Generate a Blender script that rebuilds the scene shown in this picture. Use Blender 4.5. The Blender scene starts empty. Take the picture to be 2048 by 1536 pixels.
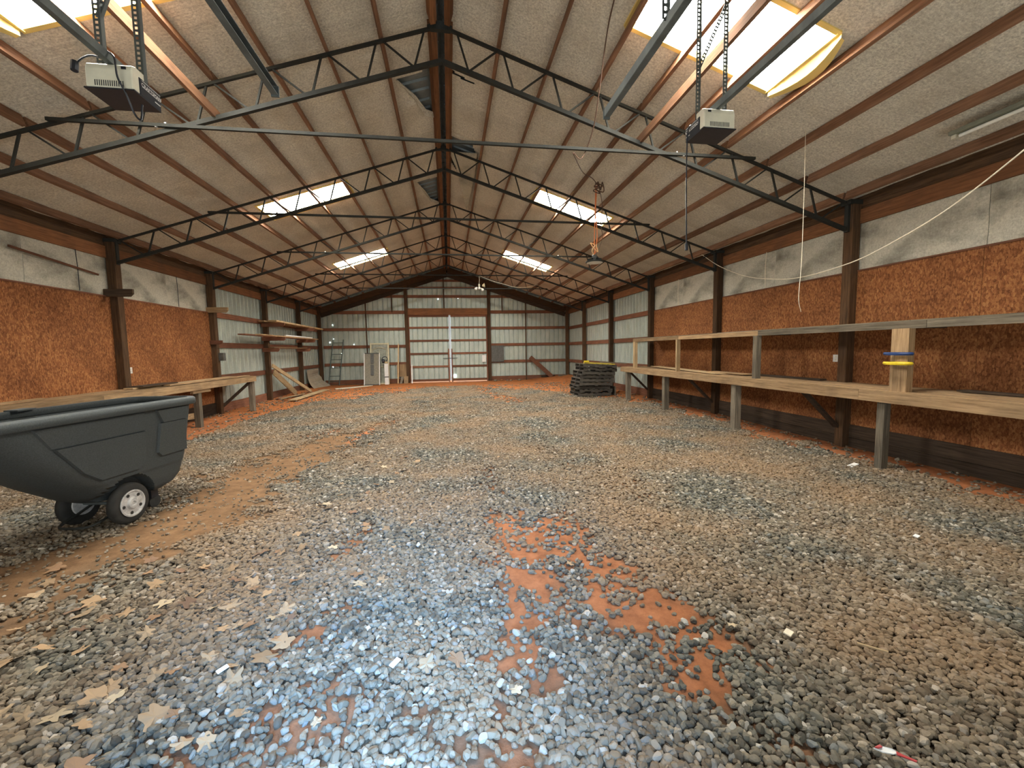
import bpy, bmesh, math, random
import numpy as np
from mathutils import Vector, Matrix, Quaternion
random.seed(7); rng = np.random.default_rng(11)
C = bpy.context.scene.collection
SC = bpy.context.scene

# ------------------------------------------------------------------ camera
F_PX, YAW, PITCH, ROLL = 832.8, .1491, .0822, -.0177
fw = Vector((math.sin(YAW)*math.cos(PITCH), math.cos(YAW)*math.cos(PITCH), -math.sin(PITCH)))
rt = Vector((math.cos(YAW), -math.sin(YAW), 0)); up = rt.cross(fw)
rt, up = rt*math.cos(ROLL)+up*math.sin(ROLL), -rt*math.sin(ROLL)+up*math.cos(ROLL)
cd = bpy.data.cameras.new('camera'); cam = bpy.data.objects.new('camera', cd); C.objects.link(cam)
cd.sensor_fit = 'HORIZONTAL'; cd.sensor_width = 36; cd.lens = 36*F_PX/2048; cd.clip_start = .05; cd.clip_end = 200
cam.matrix_world = Matrix(((rt.x, up.x, -fw.x, 0), (rt.y, up.y, -fw.y, 0), (rt.z, up.z, -fw.z, 1.55), (0, 0, 0, 1)))
SC.camera = cam
# ------------------------------------------------------------------ light
w = bpy.data.worlds.new('world'); SC.world = w; w.use_nodes = True
bg = w.node_tree.nodes['Background']; bg.inputs[0].default_value = (.62, .80, 1, 1); bg.inputs[1].default_value = 3.0
SKYLIGHT = 36.0            # glow of the translucent roof sheets
def area(name, loc, rot, sx, sy, power, col, spread=180):
    l = bpy.data.lights.new(name, 'AREA'); l.shape = 'RECTANGLE'; l.size = sx; l.size_y = sy; l.energy = power
    l.color = col; l.spread = math.radians(spread)
    o = bpy.data.objects.new(name, l); C.objects.link(o); o.location = loc; o.rotation_euler = rot; return o
# daylight that comes in by the open doorway behind the camera
area('doorway_daylight', (-.25, -.25, 1.25), (math.radians(56), 0, 0), .9, 1.7, 34, (.22, .50, 1), 56)
# added fill lamps before the closed wall, tilted up to brighten the ceiling
area('added_ceiling_fill', (-3.0, -.25, 1.5), (math.radians(122), 0, 0), 3.0, 2.4, 40, (1, .98, .90), 150)
area('added_ceiling_fill', (2.9, -.25, 1.5), (math.radians(122), 0, 0), 3.0, 2.4, 40, (1, .98, .90), 150)
vs = SC.view_settings; vs.view_transform = 'Standard'; vs.look = 'None'; vs.gamma = 1; vs.use_curve_mapping = False
vs.exposure = 0.90
SC.cycles.max_bounces = 8; SC.cycles.diffuse_bounces = 5; SC.cycles.sample_clamp_indirect = 6

# ------------------------------------------------------------------ dimensions (metres)
XL, XR, XM = -5.747, 5.785, .019
HE, HR = 3.599, 5.491           # top chord at heel / at ridge
SL = (HR-HE)/((XR-XL)/2)
Y0, BAY, YB = 5.42, 3.05, 20.34
ROWS = [Y0+BAY*i for i in range(5)]
OSBR, OSBL = 5.925, -5.865
def chord_z(x): return HR-SL*abs(x-XM)
def ins_z(x): return chord_z(x)+.13      # underside of the roof insulation

# ------------------------------------------------------------------ materials
def nt(name, rough=.8, metal=0.0, spec=.3):
    m = bpy.data.materials.new(name); m.use_nodes = True; t = m.node_tree; b = t.nodes['Principled BSDF']
    b.inputs['Roughness'].default_value = rough; b.inputs['Metallic'].default_value = metal
    b.inputs['Specular IOR Level'].default_value = spec
    return m, t, b
def node(t, k, **kw):
    n = t.nodes.new(k)
    for a, v in kw.items(): setattr(n, a, v)
    return n
def coords(t, scale=(1, 1, 1), out='Object'):
    tc = node(t, 'ShaderNodeTexCoord'); mp = node(t, 'ShaderNodeMapping'); mp.inputs['Scale'].default_value = scale
    t.links.new(tc.outputs[out], mp.inputs[0]); return mp.outputs[0]
def noise(t, vec, scale, detail=4, rough=.6):
    n = node(t, 'ShaderNodeTexNoise'); n.inputs['Scale'].default_value = scale; n.inputs['Detail'].default_value = detail
    n.inputs['Roughness'].default_value = rough
    if vec is not None: t.links.new(vec, n.inputs['Vector'])
    return n.outputs['Fac']
def ramp(t, fac, stops):
    r = node(t, 'ShaderNodeValToRGB'); t.links.new(fac, r.inputs[0]); e = r.color_ramp.elements
    while len(e) < len(stops): e.new(.5)
    for k, (p, c) in enumerate(stops):
        e[k].position = p; e[k].color = (*c, 1) if len(c) == 3 else c
    return r.outputs[0]
def mixc(t, fac, a, b, mode='MIX'):
    n = node(t, 'ShaderNodeMix', data_type='RGBA', blend_type=mode)
    for sock, v in ((n.inputs[0], fac), (n.inputs[6], a), (n.inputs[7], b)):
        if hasattr(v, 'links'): t.links.new(v, sock)
        elif isinstance(v, (tuple, list)): sock.default_value = (*v, 1)
        else: sock.default_value = v
    return n.outputs[2]
def bump(t, b, h, strength, dist=.01):
    n = node(t, 'ShaderNodeBump'); n.inputs['Strength'].default_value = strength; n.inputs['Distance'].default_value = dist
    t.links.new(h, n.inputs['Height']); t.links.new(n.outputs[0], b.inputs['Normal'])
def objrand(t):
    return node(t, 'ShaderNodeObjectInfo').outputs['Random']

def mat_wood(name, dark, light, axis, stain=(.05, .04, .035), stainamt=.35, spread=.35):
    m, t, b = nt(name, .85, spec=.15)
    s = [14, 14, 14]; s[axis] = .8
    n1 = noise(t, coords(t, s), 3, 6, .65)
    col = ramp(t, n1, [(.30, dark), (.70, light)])
    n2 = noise(t, coords(t, (1, 1, 1)), 2.3, 4)
    st = ramp(t, n2, [(.48, (0, 0, 0)), (.75, (stainamt,)*3)])
    col = mixc(t, st, col, stain)
    r = ramp(t, objrand(t), [(0, (1-spread,)*3), (1, (1+spread*.6,)*3)])
    col = mixc(t, 1.0, col, r, 'MULTIPLY')
    t.links.new(col, b.inputs['Base Color']); bump(t, b, n1, .4, .004)
    return m
WD = {}
def wood(kind, axis):
    k = (kind, axis)
    if k not in WD:
        pal = {'post': ((.045, .026, .014), (.135, .075, .038)), 'beam': ((.15, .066, .03), (.32, .145, .065)),
               'purlin': ((.15, .078, .045), (.34, .185, .11)), 'bench': ((.20, .125, .065), (.46, .31, .17)),
               'grey': ((.10, .085, .062), (.27, .225, .165)), 'pale': ((.38, .26, .13), (.62, .46, .27)),
               'girt': ((.12, .05, .03), (.28, .125, .07)), 'pallet': ((.04, .036, .03), (.15, .13, .105)),
               'dark': ((.03, .022, .015), (.09, .06, .04))}[kind]
        WD[k] = mat_wood('%s_timber_%s' % (kind, 'xyz'[axis]), *pal, axis)
    return WD[k]

def mat_osb():
    m, t, b = nt('strand_board', .8, spec=.2)
    v = node(t, 'ShaderNodeTexVoronoi'); v.inputs['Scale'].default_value = 58
    t.links.new(coords(t, (1, 1, .5)), v.inputs['Vector'])
    n = noise(t, coords(t, (1, 1, .6)), 60, 5, .85)
    sep = node(t, 'ShaderNodeSeparateColor'); t.links.new(v.outputs['Color'], sep.inputs[0])
    mx = node(t, 'ShaderNodeMath', operation='MULTIPLY_ADD'); t.links.new(sep.outputs[0], mx.inputs[0]); mx.inputs[1].default_value = .3
    t.links.new(n, mx.inputs[2])
    col = ramp(t, mx.outputs[0], [(.38, (.10, .034, .012)), (.62, (.25, .093, .032)), (.92, (.46, .22, .085))])
    big = ramp(t, noise(t, coords(t), 1.1, 3), [(.35, (.72, .68, .66)), (.65, (1.1, 1.1, 1.1))])
    col = mixc(t, 1.0, col, big, 'MULTIPLY')
    t.links.new(col, b.inputs['Base Color']); bump(t, b, n, .3, .003); return m
OSB = mat_osb()

def mat_insul(name, a, c, stain, amt, band=0.0):
    m, t, b = nt(name, .7, spec=.25)
    fine = noise(t, coords(t), 42, 3, .85)
    col = ramp(t, fine, [(.30, a), (.70, c)])
    big = noise(t, coords(t, (1, .8, 1.5)), 1.5, 5, .62)
    col = mixc(t, ramp(t, big, [(.46, (0, 0, 0)), (.70, (amt,)*3)]), col, stain)
    wr = noise(t, coords(t, (.6, 3.5, .6)), 2.2, 4, .6)
    t.links.new(col, b.inputs['Base Color']); bump(t, b, wr, .5, .03); return m
INS = mat_insul('roof_insulation_facing', (.42, .39, .325), (.92, .88, .75), (.36, .33, .26), .40)
INSW = mat_insul('wall_insulation_facing', (.40, .385, .31), (.66, .64, .53), (.10, .095, .075), .75)
FIB = nt('yellow_glass_fibre', .95)[0]; FIB.node_tree.nodes['Principled BSDF'].inputs['Base Color'].default_value = (.78, .62, .22, 1)

def mat_steel(name, a, c, rust=.25, rough=.5, metal=.25):
    m, t, b = nt(name, rough, metal, .4)
    n = noise(t, coords(t, (1, 1, .35)), 5, 6, .7)
    col = ramp(t, n, [(.3, a), (.72, c)])
    sp = noise(t, coords(t), 90, 2, .7)
    col = mixc(t, ramp(t, sp, [(.45, (0, 0, 0)), (.70, (rust,)*3)]), col, (.10, .09, .07))
    t.links.new(col, b.inputs['Base Color']); return m
SHEET = mat_steel('galvanised_sheet', (.38, .44, .39), (.58, .65, .58), .5)
ROOFM = mat_steel('roof_sheet_underside', (.13, .16, .17), (.25, .29, .30), .2)
BLACK = mat_steel('dark_truss_paint', (.010, .011, .009), (.026, .027, .022), .1, .75, 0)
GALV = mat_steel('zinc_strut', (.07, .08, .078), (.15, .17, .165), .2, .55, .4)
def plain(name, col, rough=.6, metal=0, var=.12, sc=12, spec=.4):
    m, t, b = nt(name, rough, metal, spec)
    n = noise(t, coords(t), sc, 4)
    c = ramp(t, n, [(.3, tuple(x*(1-var) for x in col)), (.7, tuple(min(1, x*(1+var)) for x in col))])
    t.links.new(c, b.inputs['Base Color']); return m
PLAST = plain('charcoal_plastic', (.047, .054, .054), .6, 0, .3, 120, .4)
RUBBER = plain('black_rubber', (.03, .028, .024), .8, 0, .3)
HUB = plain('pale_grey_hub', (.50, .48, .45), .5, 0, .35, 20)
BLKP = plain('black_enamel', (.016, .018, .024), .4, 0, .2)
CREAM = plain('cream_plastic', (.66, .63, .50), .45, 0, .12, 6)
WHITE = plain('white_paint', (.75, .74, .70), .6, 0, .08)
YEL = plain('yellow_plastic', (.80, .58, .03), .5)
BLUE = plain('navy_plastic', (.02, .05, .16), .5)
CORD = plain('brown_flex', (.10, .055, .035), .7)
ORCORD = plain('orange_flex', (.70, .20, .06), .6)
WIRE = plain('pale_wire', (.75, .68, .52), .6)
CHROME = plain('bright_zinc', (.8, .8, .78), .2, .9)
GREEND = plain('grey_door_panel', (.22, .20, .15), .7, 0, .3, 30)
GREYBOX = plain('grey_breaker_box', (.10, .10, .09), .6, .2, .3)
REDP = plain('red_plastic', (.45, .05, .05), .5)
TARP = plain('dirty_yellow_board', (.55, .42, .06), .7, 0, .3)

def mat_pane():
    m, t, b = nt('translucent_roof_sheet', .5)
    n = noise(t, coords(t), 7, 6, .75)
    c = ramp(t, n, [(.30, (.30, .28, .18)), (.36, (1, .98, .90)), (.60, (1, 1, .97))])
    b.inputs['Base Color'].default_value = (.8, .8, .75, 1)
    t.links.new(c, b.inputs['Emission Color']); b.inputs['Emission Strength'].default_value = SKYLIGHT
    return m
PANE = mat_pane()
def mat_glow(name, col, s):
    m, t, b = nt(name); b.inputs['Base Color'].default_value = (*col, 1)
    b.inputs['Emission Color'].default_value = (*col, 1); b.inputs['Emission Strength'].default_value = s; return m
TUBE = plain('milky_tube_glass', (.85, .85, .78), .3, 0, .04)

def mat_ground():
    m, t, b = nt('red_clay_ground', .95, spec=.1)
    at = node(t, 'ShaderNodeVertexColor', layer_name='ground')
    n = noise(t, coords(t), 9, 8, .7)
    col = mixc(t, 1.0, at.outputs[0], ramp(t, n, [(.3, (.62, .60, .58)), (.7, (1.25, 1.25, 1.25))]), 'MULTIPLY')
    t.links.new(col, b.inputs['Base Color']); bump(t, b, noise(t, coords(t), 45, 8, .75), .6, .012); return m
GROUND = mat_ground()
def mat_stone():
    m, t, b = nt('crushed_stone', .75, spec=.35)
    oi = node(t, 'ShaderNodeObjectInfo')
    col = ramp(t, oi.outputs['Random'], [(0, (.035, .032, .024)), (.3, (.095, .088, .066)), (.6, (.15, .137, .103)), (.78, (.205, .172, .12)),
                                          (.86, (.145, .155, .145)), (.95, (.28, .24, .175)), (1, (.46, .42, .35))])
    g = node(t, 'ShaderNodeNewGeometry')
    n = node(t, 'ShaderNodeTexNoise'); n.inputs['Scale'].default_value = .9; n.inputs['Detail'].default_value = 4
    t.links.new(g.outputs['Position'], n.inputs['Vector'])
    col = mixc(t, ramp(t, n.outputs['Fac'], [(.36, (.0,)*3), (.62, (.62,)*3)]), col, (.27, .165, .085))
    t.links.new(col, b.inputs['Base Color']); return m
STONE = mat_stone()

# ------------------------------------------------------------------ mesh helpers
def mesh(name, V, Fc, mats=None, smooth=False):
    me = bpy.data.meshes.new(name); me.from_pydata([tuple(v) for v in V], [], Fc); me.update()
    for m in (mats if isinstance(mats, (list, tuple)) else [mats]):
        if m: me.materials.append(m)
    if smooth: me.shade_smooth()
    return me
class MB:
    """collects solids into one mesh"""
    def __init__(s): s.V = []; s.F = []
    def add(s, V, Fc):
        o = len(s.V); s.V += [Vector(v) for v in V]; s.F += [tuple(i+o for i in f) for f in Fc]; return s
    def box(s, c, d):
        x, y, z = [k/2 for k in d]; c = Vector(c)
        V = [c+Vector((i*x, j*y, k*z)) for k in (-1, 1) for j in (-1, 1) for i in (-1, 1)]
        return s.add(V, [(0, 2, 3, 1), (4, 5, 7, 6), (0, 1, 5, 4), (2, 6, 7, 3), (0, 4, 6, 2), (1, 3, 7, 5)])
    def beam(s, a, b, w, h, upv=(0, 0, 1)):
        a, b = Vector(a), Vector(b); d = (b-a).normalized(); u = Vector(upv)
        sd = d.cross(u)
        if sd.length < 1e-4: sd = d.cross(Vector((1, 0, 0)))
        sd.normalize(); u = sd.cross(d)
        V = [p+sd*i*w/2+u*j*h/2 for p in (a, b) for j in (-1, 1) for i in (-1, 1)]
        return s.add(V, [(0, 2, 3, 1), (4, 5, 7, 6), (0, 1, 5, 4), (2, 6, 7, 3), (0, 4, 6, 2), (1, 3, 7, 5)])
    def tube(s, pts, r, n=8):
        pts = [Vector(p) for p in pts]; V = []; Fc = []; prev = None
        for k, p in enumerate(pts):
            d = (pts[min(k+1, len(pts)-1)]-pts[max(k-1, 0)]).normalized()
            a = d.orthogonal().normalized() if prev is None else (prev-d*prev.dot(d)).normalized()
            prev = a; b = d.cross(a)
            V += [p+(a*math.cos(q)+b*math.sin(q))*r for q in [2*math.pi*i/n for i in range(n)]]
        for k in range(len(pts)-1):
            for i in range(n): j = (i+1) % n; Fc.append((k*n+i, k*n+j, (k+1)*n+j, (k+1)*n+i))
        Fc.append(tuple(range(n))[::-1]); Fc.append(tuple(range((len(pts)-1)*n, len(pts)*n)))
        return s.add(V, Fc)
    def lathe(s, c, axis, prof, n=28):
        c = Vector(c); ax = Vector(axis).normalized(); a = ax.orthogonal().normalized(); b = ax.cross(a); V = []; Fc = []
        for (r, h) in prof: V += [c+ax*h+(a*math.cos(q)+b*math.sin(q))*r for q in [2*math.pi*i/n for i in range(n)]]
        for k in range(len(prof)-1):
            for i in range(n): j = (i+1) % n; Fc.append((k*n+i, k*n+j, (k+1)*n+j, (k+1)*n+i))
        Fc.append(tuple(range(n))[::-1]); Fc.append(tuple(range((len(prof)-1)*n, len(prof)*n)))
        return s.add(V, Fc)
    def prism(s, poly, ext):
        """poly: list of 3-D points, ext: extrusion vector"""
        n = len(poly); e = Vector(ext); P = [Vector(p) for p in poly]
        return s.add(P+[p+e for p in P], [tuple(range(n))[::-1], tuple(range(n, 2*n))]+[(i, (i+1) % n, n+(i+1) % n, n+i) for i in range(n)])
def smooth_angle(me, deg=40):
    me.shade_smooth()
    try: me.set_sharp_from_angle(angle=math.radians(deg))
    except Exception: pass
def place(ob, parent):
    C.objects.link(ob)
    if parent is not None: ob.parent = parent
    return ob
def part(name, mb, mat, parent=None, centre=True, smooth=False, sharp=40, bev=0):
    """one mesh object; world coordinates in, origin moved to its own centre"""
    c = Vector((0, 0, 0)); base = Vector((0, 0, 0))
    if parent is not None:
        p = parent
        while p is not None: base += p.location; p = p.parent
    if centre:
        mn = Vector([min(v[i] for v in mb.V) for i in range(3)]); mx = Vector([max(v[i] for v in mb.V) for i in range(3)]); c = (mn+mx)/2
    me = mesh(name, [v-c for v in mb.V], mb.F, mat)
    if bev:
        bm = bmesh.new(); bm.from_mesh(me)
        bmesh.ops.bevel(bm, geom=bm.edges[:], offset=bev, segments=1, affect='EDGES'); bm.to_mesh(me); bm.free()
    if smooth: smooth_angle(me, sharp)
    o = bpy.data.objects.new(name, me); o.location = c-base
    return place(o, parent)
def tag(o, label=None, cat=None, group=None, kind=None):
    if label: o['label'] = label
    if cat: o['category'] = cat
    if group: o['group'] = group
    if kind: o['kind'] = kind
    return o
def root(name, loc=(0, 0, 0), label=None, cat=None, group=None, kind=None, rz=0):
    o = bpy.data.objects.new(name, None); o.empty_display_size = .2; C.objects.link(o); o.location = loc; o.rotation_euler.z = rz
    return tag(o, label, cat, group, kind)
def B(c, d): return MB().box(c, d)
def catmull(pts, n=8):
    P = [Vector(p) for p in pts]; P = [P[0]*2-P[1]]+P+[P[-1]*2-P[-2]]; out = []
    for i in range(1, len(P)-2):
        for k in range(n):
            t = k/n; a, b, c, d = P[i-1:i+3]
            out.append(.5*((2*b)+(c-a)*t+(2*a-5*b+4*c-d)*t*t+(3*b-a-3*c+d)*t**3))
    return out+[P[-2]]
def corrugated(x0, x1, ztop, zbot, pitch, rib, depth, at, n=1):
    """sheet across x in [x0,x1]; ribs stick out to +d; ztop/zbot functions of x; at(x,d,z)->world"""
    xs = []; x = x0
    while x < x1-1e-6:
        for dx, d in ((0, 0), (pitch-rib*1.6, 0), (pitch-rib*1.3, depth), (pitch-rib*.3, depth)):
            if x+dx < x1: xs.append((x+dx, d))
        x += pitch
    xs.append((x1, 0)); V = []
    th = .0015
    for x, d in xs:
        V += [at(x, d, zbot(x)), at(x, d, ztop(x))]
    Fc = [(2*i, 2*i+2, 2*i+3, 2*i+1) for i in range(len(xs)-1)]
    return MB().add(V, Fc)
exec_later = []
# ================================================================== GROUND
def vnoise(x, y, seed=0):
    def h(i, j):
        n = (i*374761393+j*668265263+seed*1442695041) & 0xffffffff
        n = ((n ^ (n >> 13))*1274126177) & 0xffffffff
        return ((n ^ (n >> 16)) & 0xffff)/65535.
    xi, yi = np.floor(x).astype(np.int64), np.floor(y).astype(np.int64); fx, fy = x-xi, y-yi
    fx, fy = fx*fx*(3-2*fx), fy*fy*(3-2*fy)
    a, b, c, d = h(xi, yi), h(xi+1, yi), h(xi, yi+1), h(xi+1, yi+1)
    return (a*(1-fx)+b*fx)*(1-fy)+(c*(1-fx)+d*fx)*fy
def fbm(x, y, sc, seed=0, o=4):
    r = 0; a = .5
    for k in range(o): r = r+a*vnoise(x*sc*2**k+17.3*k, y*sc*2**k-9.1*k, seed+k); a *= .5
    return r/(1-.5**o)
def ss(a, b, x): t = np.clip((x-a)/(b-a), 0, 1); return t*t*(3-2*t)
def gz(x, y):
    x = np.asarray(x, float); y = np.asarray(y, float)
    z = .05*ss(5.35, 5.8, np.abs(x))*ss(6, 9, y)+.05*ss(14, 19.5, y)
    z = z+.16*ss(3.6, 5.4, x)*ss(16.5, 19.8, y)
    z = z+.02*(fbm(x, y, .8, 3)-.5)*2*ss(5.0, 2.5, np.abs(x-5.3)*0+np.abs(x)*.6)
    return z
def seg_d(x, y, a, b):
    ax, ay = a; bx, by = b; dx, dy = bx-ax, by-ay; L = dx*dx+dy*dy
    t = np.clip(((x-ax)*dx+(y-ay)*dy)/L, 0, 1); return np.hypot(x-ax-t*dx, y-ay-t*dy)
#            points,                                                     radius, strength, tone (0 orange clay, 1 brown dust)
BARE = [([(-4.6, 2.2), (-3.1, 3.2), (-2.55, 4.2), (-2.45, 5.4), (-2.2, 6.8), (-1.9, 8.0)], .62, .93, 1),
        ([(-2.2, 6.2), (-1.7, 8.2), (-1.35, 9.6)], .35, .6, .6),
        ([(.50, 3.7), (.48, 2.9), (.33, 1.9)], .21, .76, 0), ([(.85, 3.5), (1.0, 2.7), (1.1, 2.05), (1.15, 1.75)], .23, .76, 0),
        ([(.75, 3.4), (.75, 2.3)], .30, .50, 0), ([(.5, 4.3), (.42, 5.3)], .16, .45, .3),
        ([(1.98, 12.3), (1.5, 14), (1.1, 16.5)], .38, .8, 0), ([(-1.75, 7.4), (-1.55, 8.9)], .16, .85, 0),
        ([(-2.6, 8.0), (-2.2, 8.7)], .3, .5, .3), ([(-1.05, 1.55), (-.62, 1.8)], .22, .42, 0), ([(-.15, 1.7), (.02, 1.5)], .16, .38, .3),
        ([(-.72, 2.45), (-.95, 2.2)], .12, .6, .2), ([(-.9, 3.2), (-.75, 3.8)], .13, .5, .2), ([(1.2, 1.45), (1.35, 1.2)], .12, .4, .2),
        ([(.2, 1.6), (.3, 1.2)], .10, .6, .1), ([(2.0, 4.4), (1.4, 7.0)], .35, .30, .4), ([(-.9, 10.5), (-.3, 14.5)], .5, .35, .5)]
FARB = [(-6, 8.2), (-4.75, 8.6), (-4.7, 11.5), (-4.1, 14.0), (-2.5, 15.6), (-1, 17.4), (.5, 17.4), (1.5, 16.2), (3.4, 14.8), (4.0, 13.2), (5.0, 12.0), (6, 11.6)]
def bare(x, y):
    """0 = gravel, 1 = bare clay; and the tone of the clay"""
    nz = fbm(x, y, 1.6, 5); n2 = fbm(x, y, 6, 9, 3)
    D = np.zeros_like(x); T = np.zeros_like(x)
    for pts, r, s, tone in BARE:
        d = np.min([seg_d(x, y, a, b) for a, b in zip(pts[:-1], pts[1:])], axis=0)
        v = s*ss(1.6, .3, d/r+(nz-.5)*1.6+(n2-.5)*1.5)
        T = np.where(v > D, tone, T); D = np.maximum(D, v)
    fb = np.interp(x, [p[0] for p in FARB], [p[1] for p in FARB])
    v = ss(-.5, .8, y-fb+(nz-.5)*3.0); T = np.where(v > D, .12, T); D = np.maximum(D, v)
    v = ss(-4.55, -4.95, x+(nz-.5)*.5)*ss(6.5, 8.5, y)+ss(5.05, 5.4, x+(nz-.5)*1.1-(np.clip(y, 4, 9)-4)*.03)
    v = np.clip(v, 0, 1); T = np.where(v > D, .1, T); D = np.maximum(D, v)
    return np.clip(D, 0, 1), T
xs = np.linspace(-6.6, 6.6, 200); ys = np.concatenate([np.linspace(-3, .4, 12), np.linspace(.6, 9, 180), np.linspace(9.1, 24, 150)])
GX, GY = np.meshgrid(xs, ys); Dm, Tm = bare(GX, GY); Z = gz(GX, GY)-.012*(1-Dm)+.012*(fbm(GX, GY, 5, 21)-.5)
# paths of the trucks
V = np.stack([GX.ravel(), GY.ravel(), Z.ravel()], 1); nx = len(xs)
Fc = [(j*nx+i, j*nx+i+1, (j+1)*nx+i+1, (j+1)*nx+i) for j in range(len(ys)-1) for i in range(nx-1)]
me = mesh('floor', V, Fc, GROUND, smooth=True)
ca = me.color_attributes.new('ground', 'FLOAT_COLOR', 'POINT')
nz = fbm(GX, GY, 2.5, 31)[..., None]
clay = np.array([.37, .135, .055])*(.8+.45*nz)*(1+np.array([.16, .10, -.12])*ss(9, 13, GY)[..., None]); dust = np.array([.205, .118, .060])*(.75+.5*nz); under = np.array([.12, .085, .055])*(.8+.4*nz)
Tn = Tm[..., None]; cc = clay*1.0*(1-Tn)+dust*Tn; Dn = Dm[..., None]; cc = under*(1-Dn)+cc*Dn
ca.data.foreach_set('color', np.concatenate([cc, np.ones_like(Dn)], 2).astype(np.float32).ravel())
FLOOR = bpy.data.objects.new('floor', me); C.objects.link(FLOOR); FLOOR['kind'] = 'structure'
FLOOR['label'] = 'ground of red clay strewn with grey crushed stone'

def stone_mesh(k):
    bm = bmesh.new(); bmesh.ops.create_icosphere(bm, subdivisions=2, radius=.5)
    r = random.Random(k)
    cuts = [Vector((r.gauss(0, 1), r.gauss(0, 1), r.gauss(0, 1))).normalized() for _ in range(7)]; ds = [r.uniform(.26, .42) for _ in cuts]
    for v in bm.verts:
        for c, d in zip(cuts, ds):
            q = v.co.dot(c)
            if q > d: v.co -= c*(q-d)*.92
        v.co *= 1.2
    m_ = bpy.data.meshes.new('stone'); bm.to_mesh(m_); bm.free(); m_.materials.append(STONE); return m_
STM = [stone_mesh(k) for k in range(8)]
def stone_pts():
    out = []
    for (ya, yb, sp) in ((.7, 3.2, .0225), (3.2, 8, .0255), (8, 18, .036)):
        gx, gy = np.meshgrid(np.arange(-5.85, 5.9, sp), np.arange(ya, yb, sp))
        x = (gx+rng.uniform(-.55, .55, gx.shape)*sp).ravel(); y = (gy+rng.uniform(-.55, .55, gy.shape)*sp).ravel()
        dx, dy = x, y                                                      # keep what a camera within ~1 m of here can see
        dep = x*fw.x+y*fw.y; lat = x*rt.x+y*rt.y
        k = (np.abs(lat) < dep*1.25+2.4); x, y = x[k], y[k]
        D, T = bare(x, y); T0 = T
        u = rng.random(len(x)); clump = fbm(x, y, 9, 41, 2)
        keep = u > np.clip(D*1.05+(clump-.5)*1.5*np.clip(D*3, 0, 1), 0, 1)*np.where(y > 6, .99, .955)
        x, y, D, T = x[keep], y[keep], D[keep], T[keep]
        s = rng.uniform(.75, 1.25, len(x))*.0285*(1 if ya < 3 else 1.06 if ya < 8 else 1.3)*(1-.35*ss(.3, .9, D)*T)
        s = s*np.where(rng.random(len(x)) < .05, 1.35, 1)
        out.append(np.stack([x, y, s], 1))
    return np.concatenate(out)
P = stone_pts(); print('stones', len(P))
pz = gz(P[:, 0], P[:, 1])+rng.uniform(-.006, .010, len(P))
tot = np.hypot(P[:, 0]*0+np.hypot(P[:, 0], P[:, 1]), 1.55)
dep = P[:, 0]*fw.x+P[:, 1]*fw.y-(pz-1.55)*math.sin(PITCH)*-1*-1
Pv = np.stack([P[:, 0], P[:, 1], pz-1.55], 1); dp = Pv@np.array(fw); uu = 1024+F_PX*(Pv@np.array(rt))/dp; vv = 768-F_PX*(Pv@np.array(up))/dp
vis = (uu > 15) & (uu < 2033) & (vv < 1525)
order = np.argsort(np.where(vis, dp/P[:, 2], 1e9))[:300]; mask = np.ones(len(P), bool); mask[order] = False
for k in order:
    o = bpy.data.objects.new('stone', STM[k % 8]); s = P[k, 2]
    o.location = (P[k, 0], P[k, 1], pz[k]+.004); o.rotation_euler = (random.uniform(-.5, .5), random.uniform(-.5, .5), random.uniform(0, 6.28))
    o.scale = (s*1.15, s*.95, s*.75); C.objects.link(o); o.parent = FLOOR
Q = P[mask]; qz = pz[mask]; n = len(Q)
gm = bpy.data.meshes.new('gravel'); gm.vertices.add(n)
gm.vertices.foreach_set('co', np.stack([Q[:, 0], Q[:, 1], qz], 1).astype(np.float32).ravel())
ra = gm.attributes.new('rot', 'FLOAT_VECTOR', 'POINT'); ra.data.foreach_set('vector', np.stack([rng.uniform(-.5, .5, n), rng.uniform(-.5, .5, n), rng.uniform(0, 6.28, n)], 1).astype(np.float32).ravel())
sa = gm.attributes.new('siz', 'FLOAT_VECTOR', 'POINT'); sa.data.foreach_set('vector', (Q[:, 2:3]*np.stack([rng.uniform(.95, 1.3, n), rng.uniform(.8, 1.05, n), rng.uniform(.6, .85, n)], 1)).astype(np.float32).ravel())
gravel = bpy.data.objects.new('gravel', gm); C.objects.link(gravel); gravel.parent = FLOOR; gravel['kind'] = 'stuff'
gravel['label'] = 'layer of grey crushed stone'
ng = bpy.data.node_groups.new('gravel_nodes', 'GeometryNodeTree')
ng.interface.new_socket('Geometry', in_out='INPUT', socket_type='NodeSocketGeometry'); ng.interface.new_socket('Geometry', in_out='OUTPUT', socket_type='NodeSocketGeometry')
gi = ng.nodes.new('NodeGroupInput'); go = ng.nodes.new('NodeGroupOutput'); ip = ng.nodes.new('GeometryNodeInstanceOnPoints')
g2i = ng.nodes.new('GeometryNodeGeometryToInstance')
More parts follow.
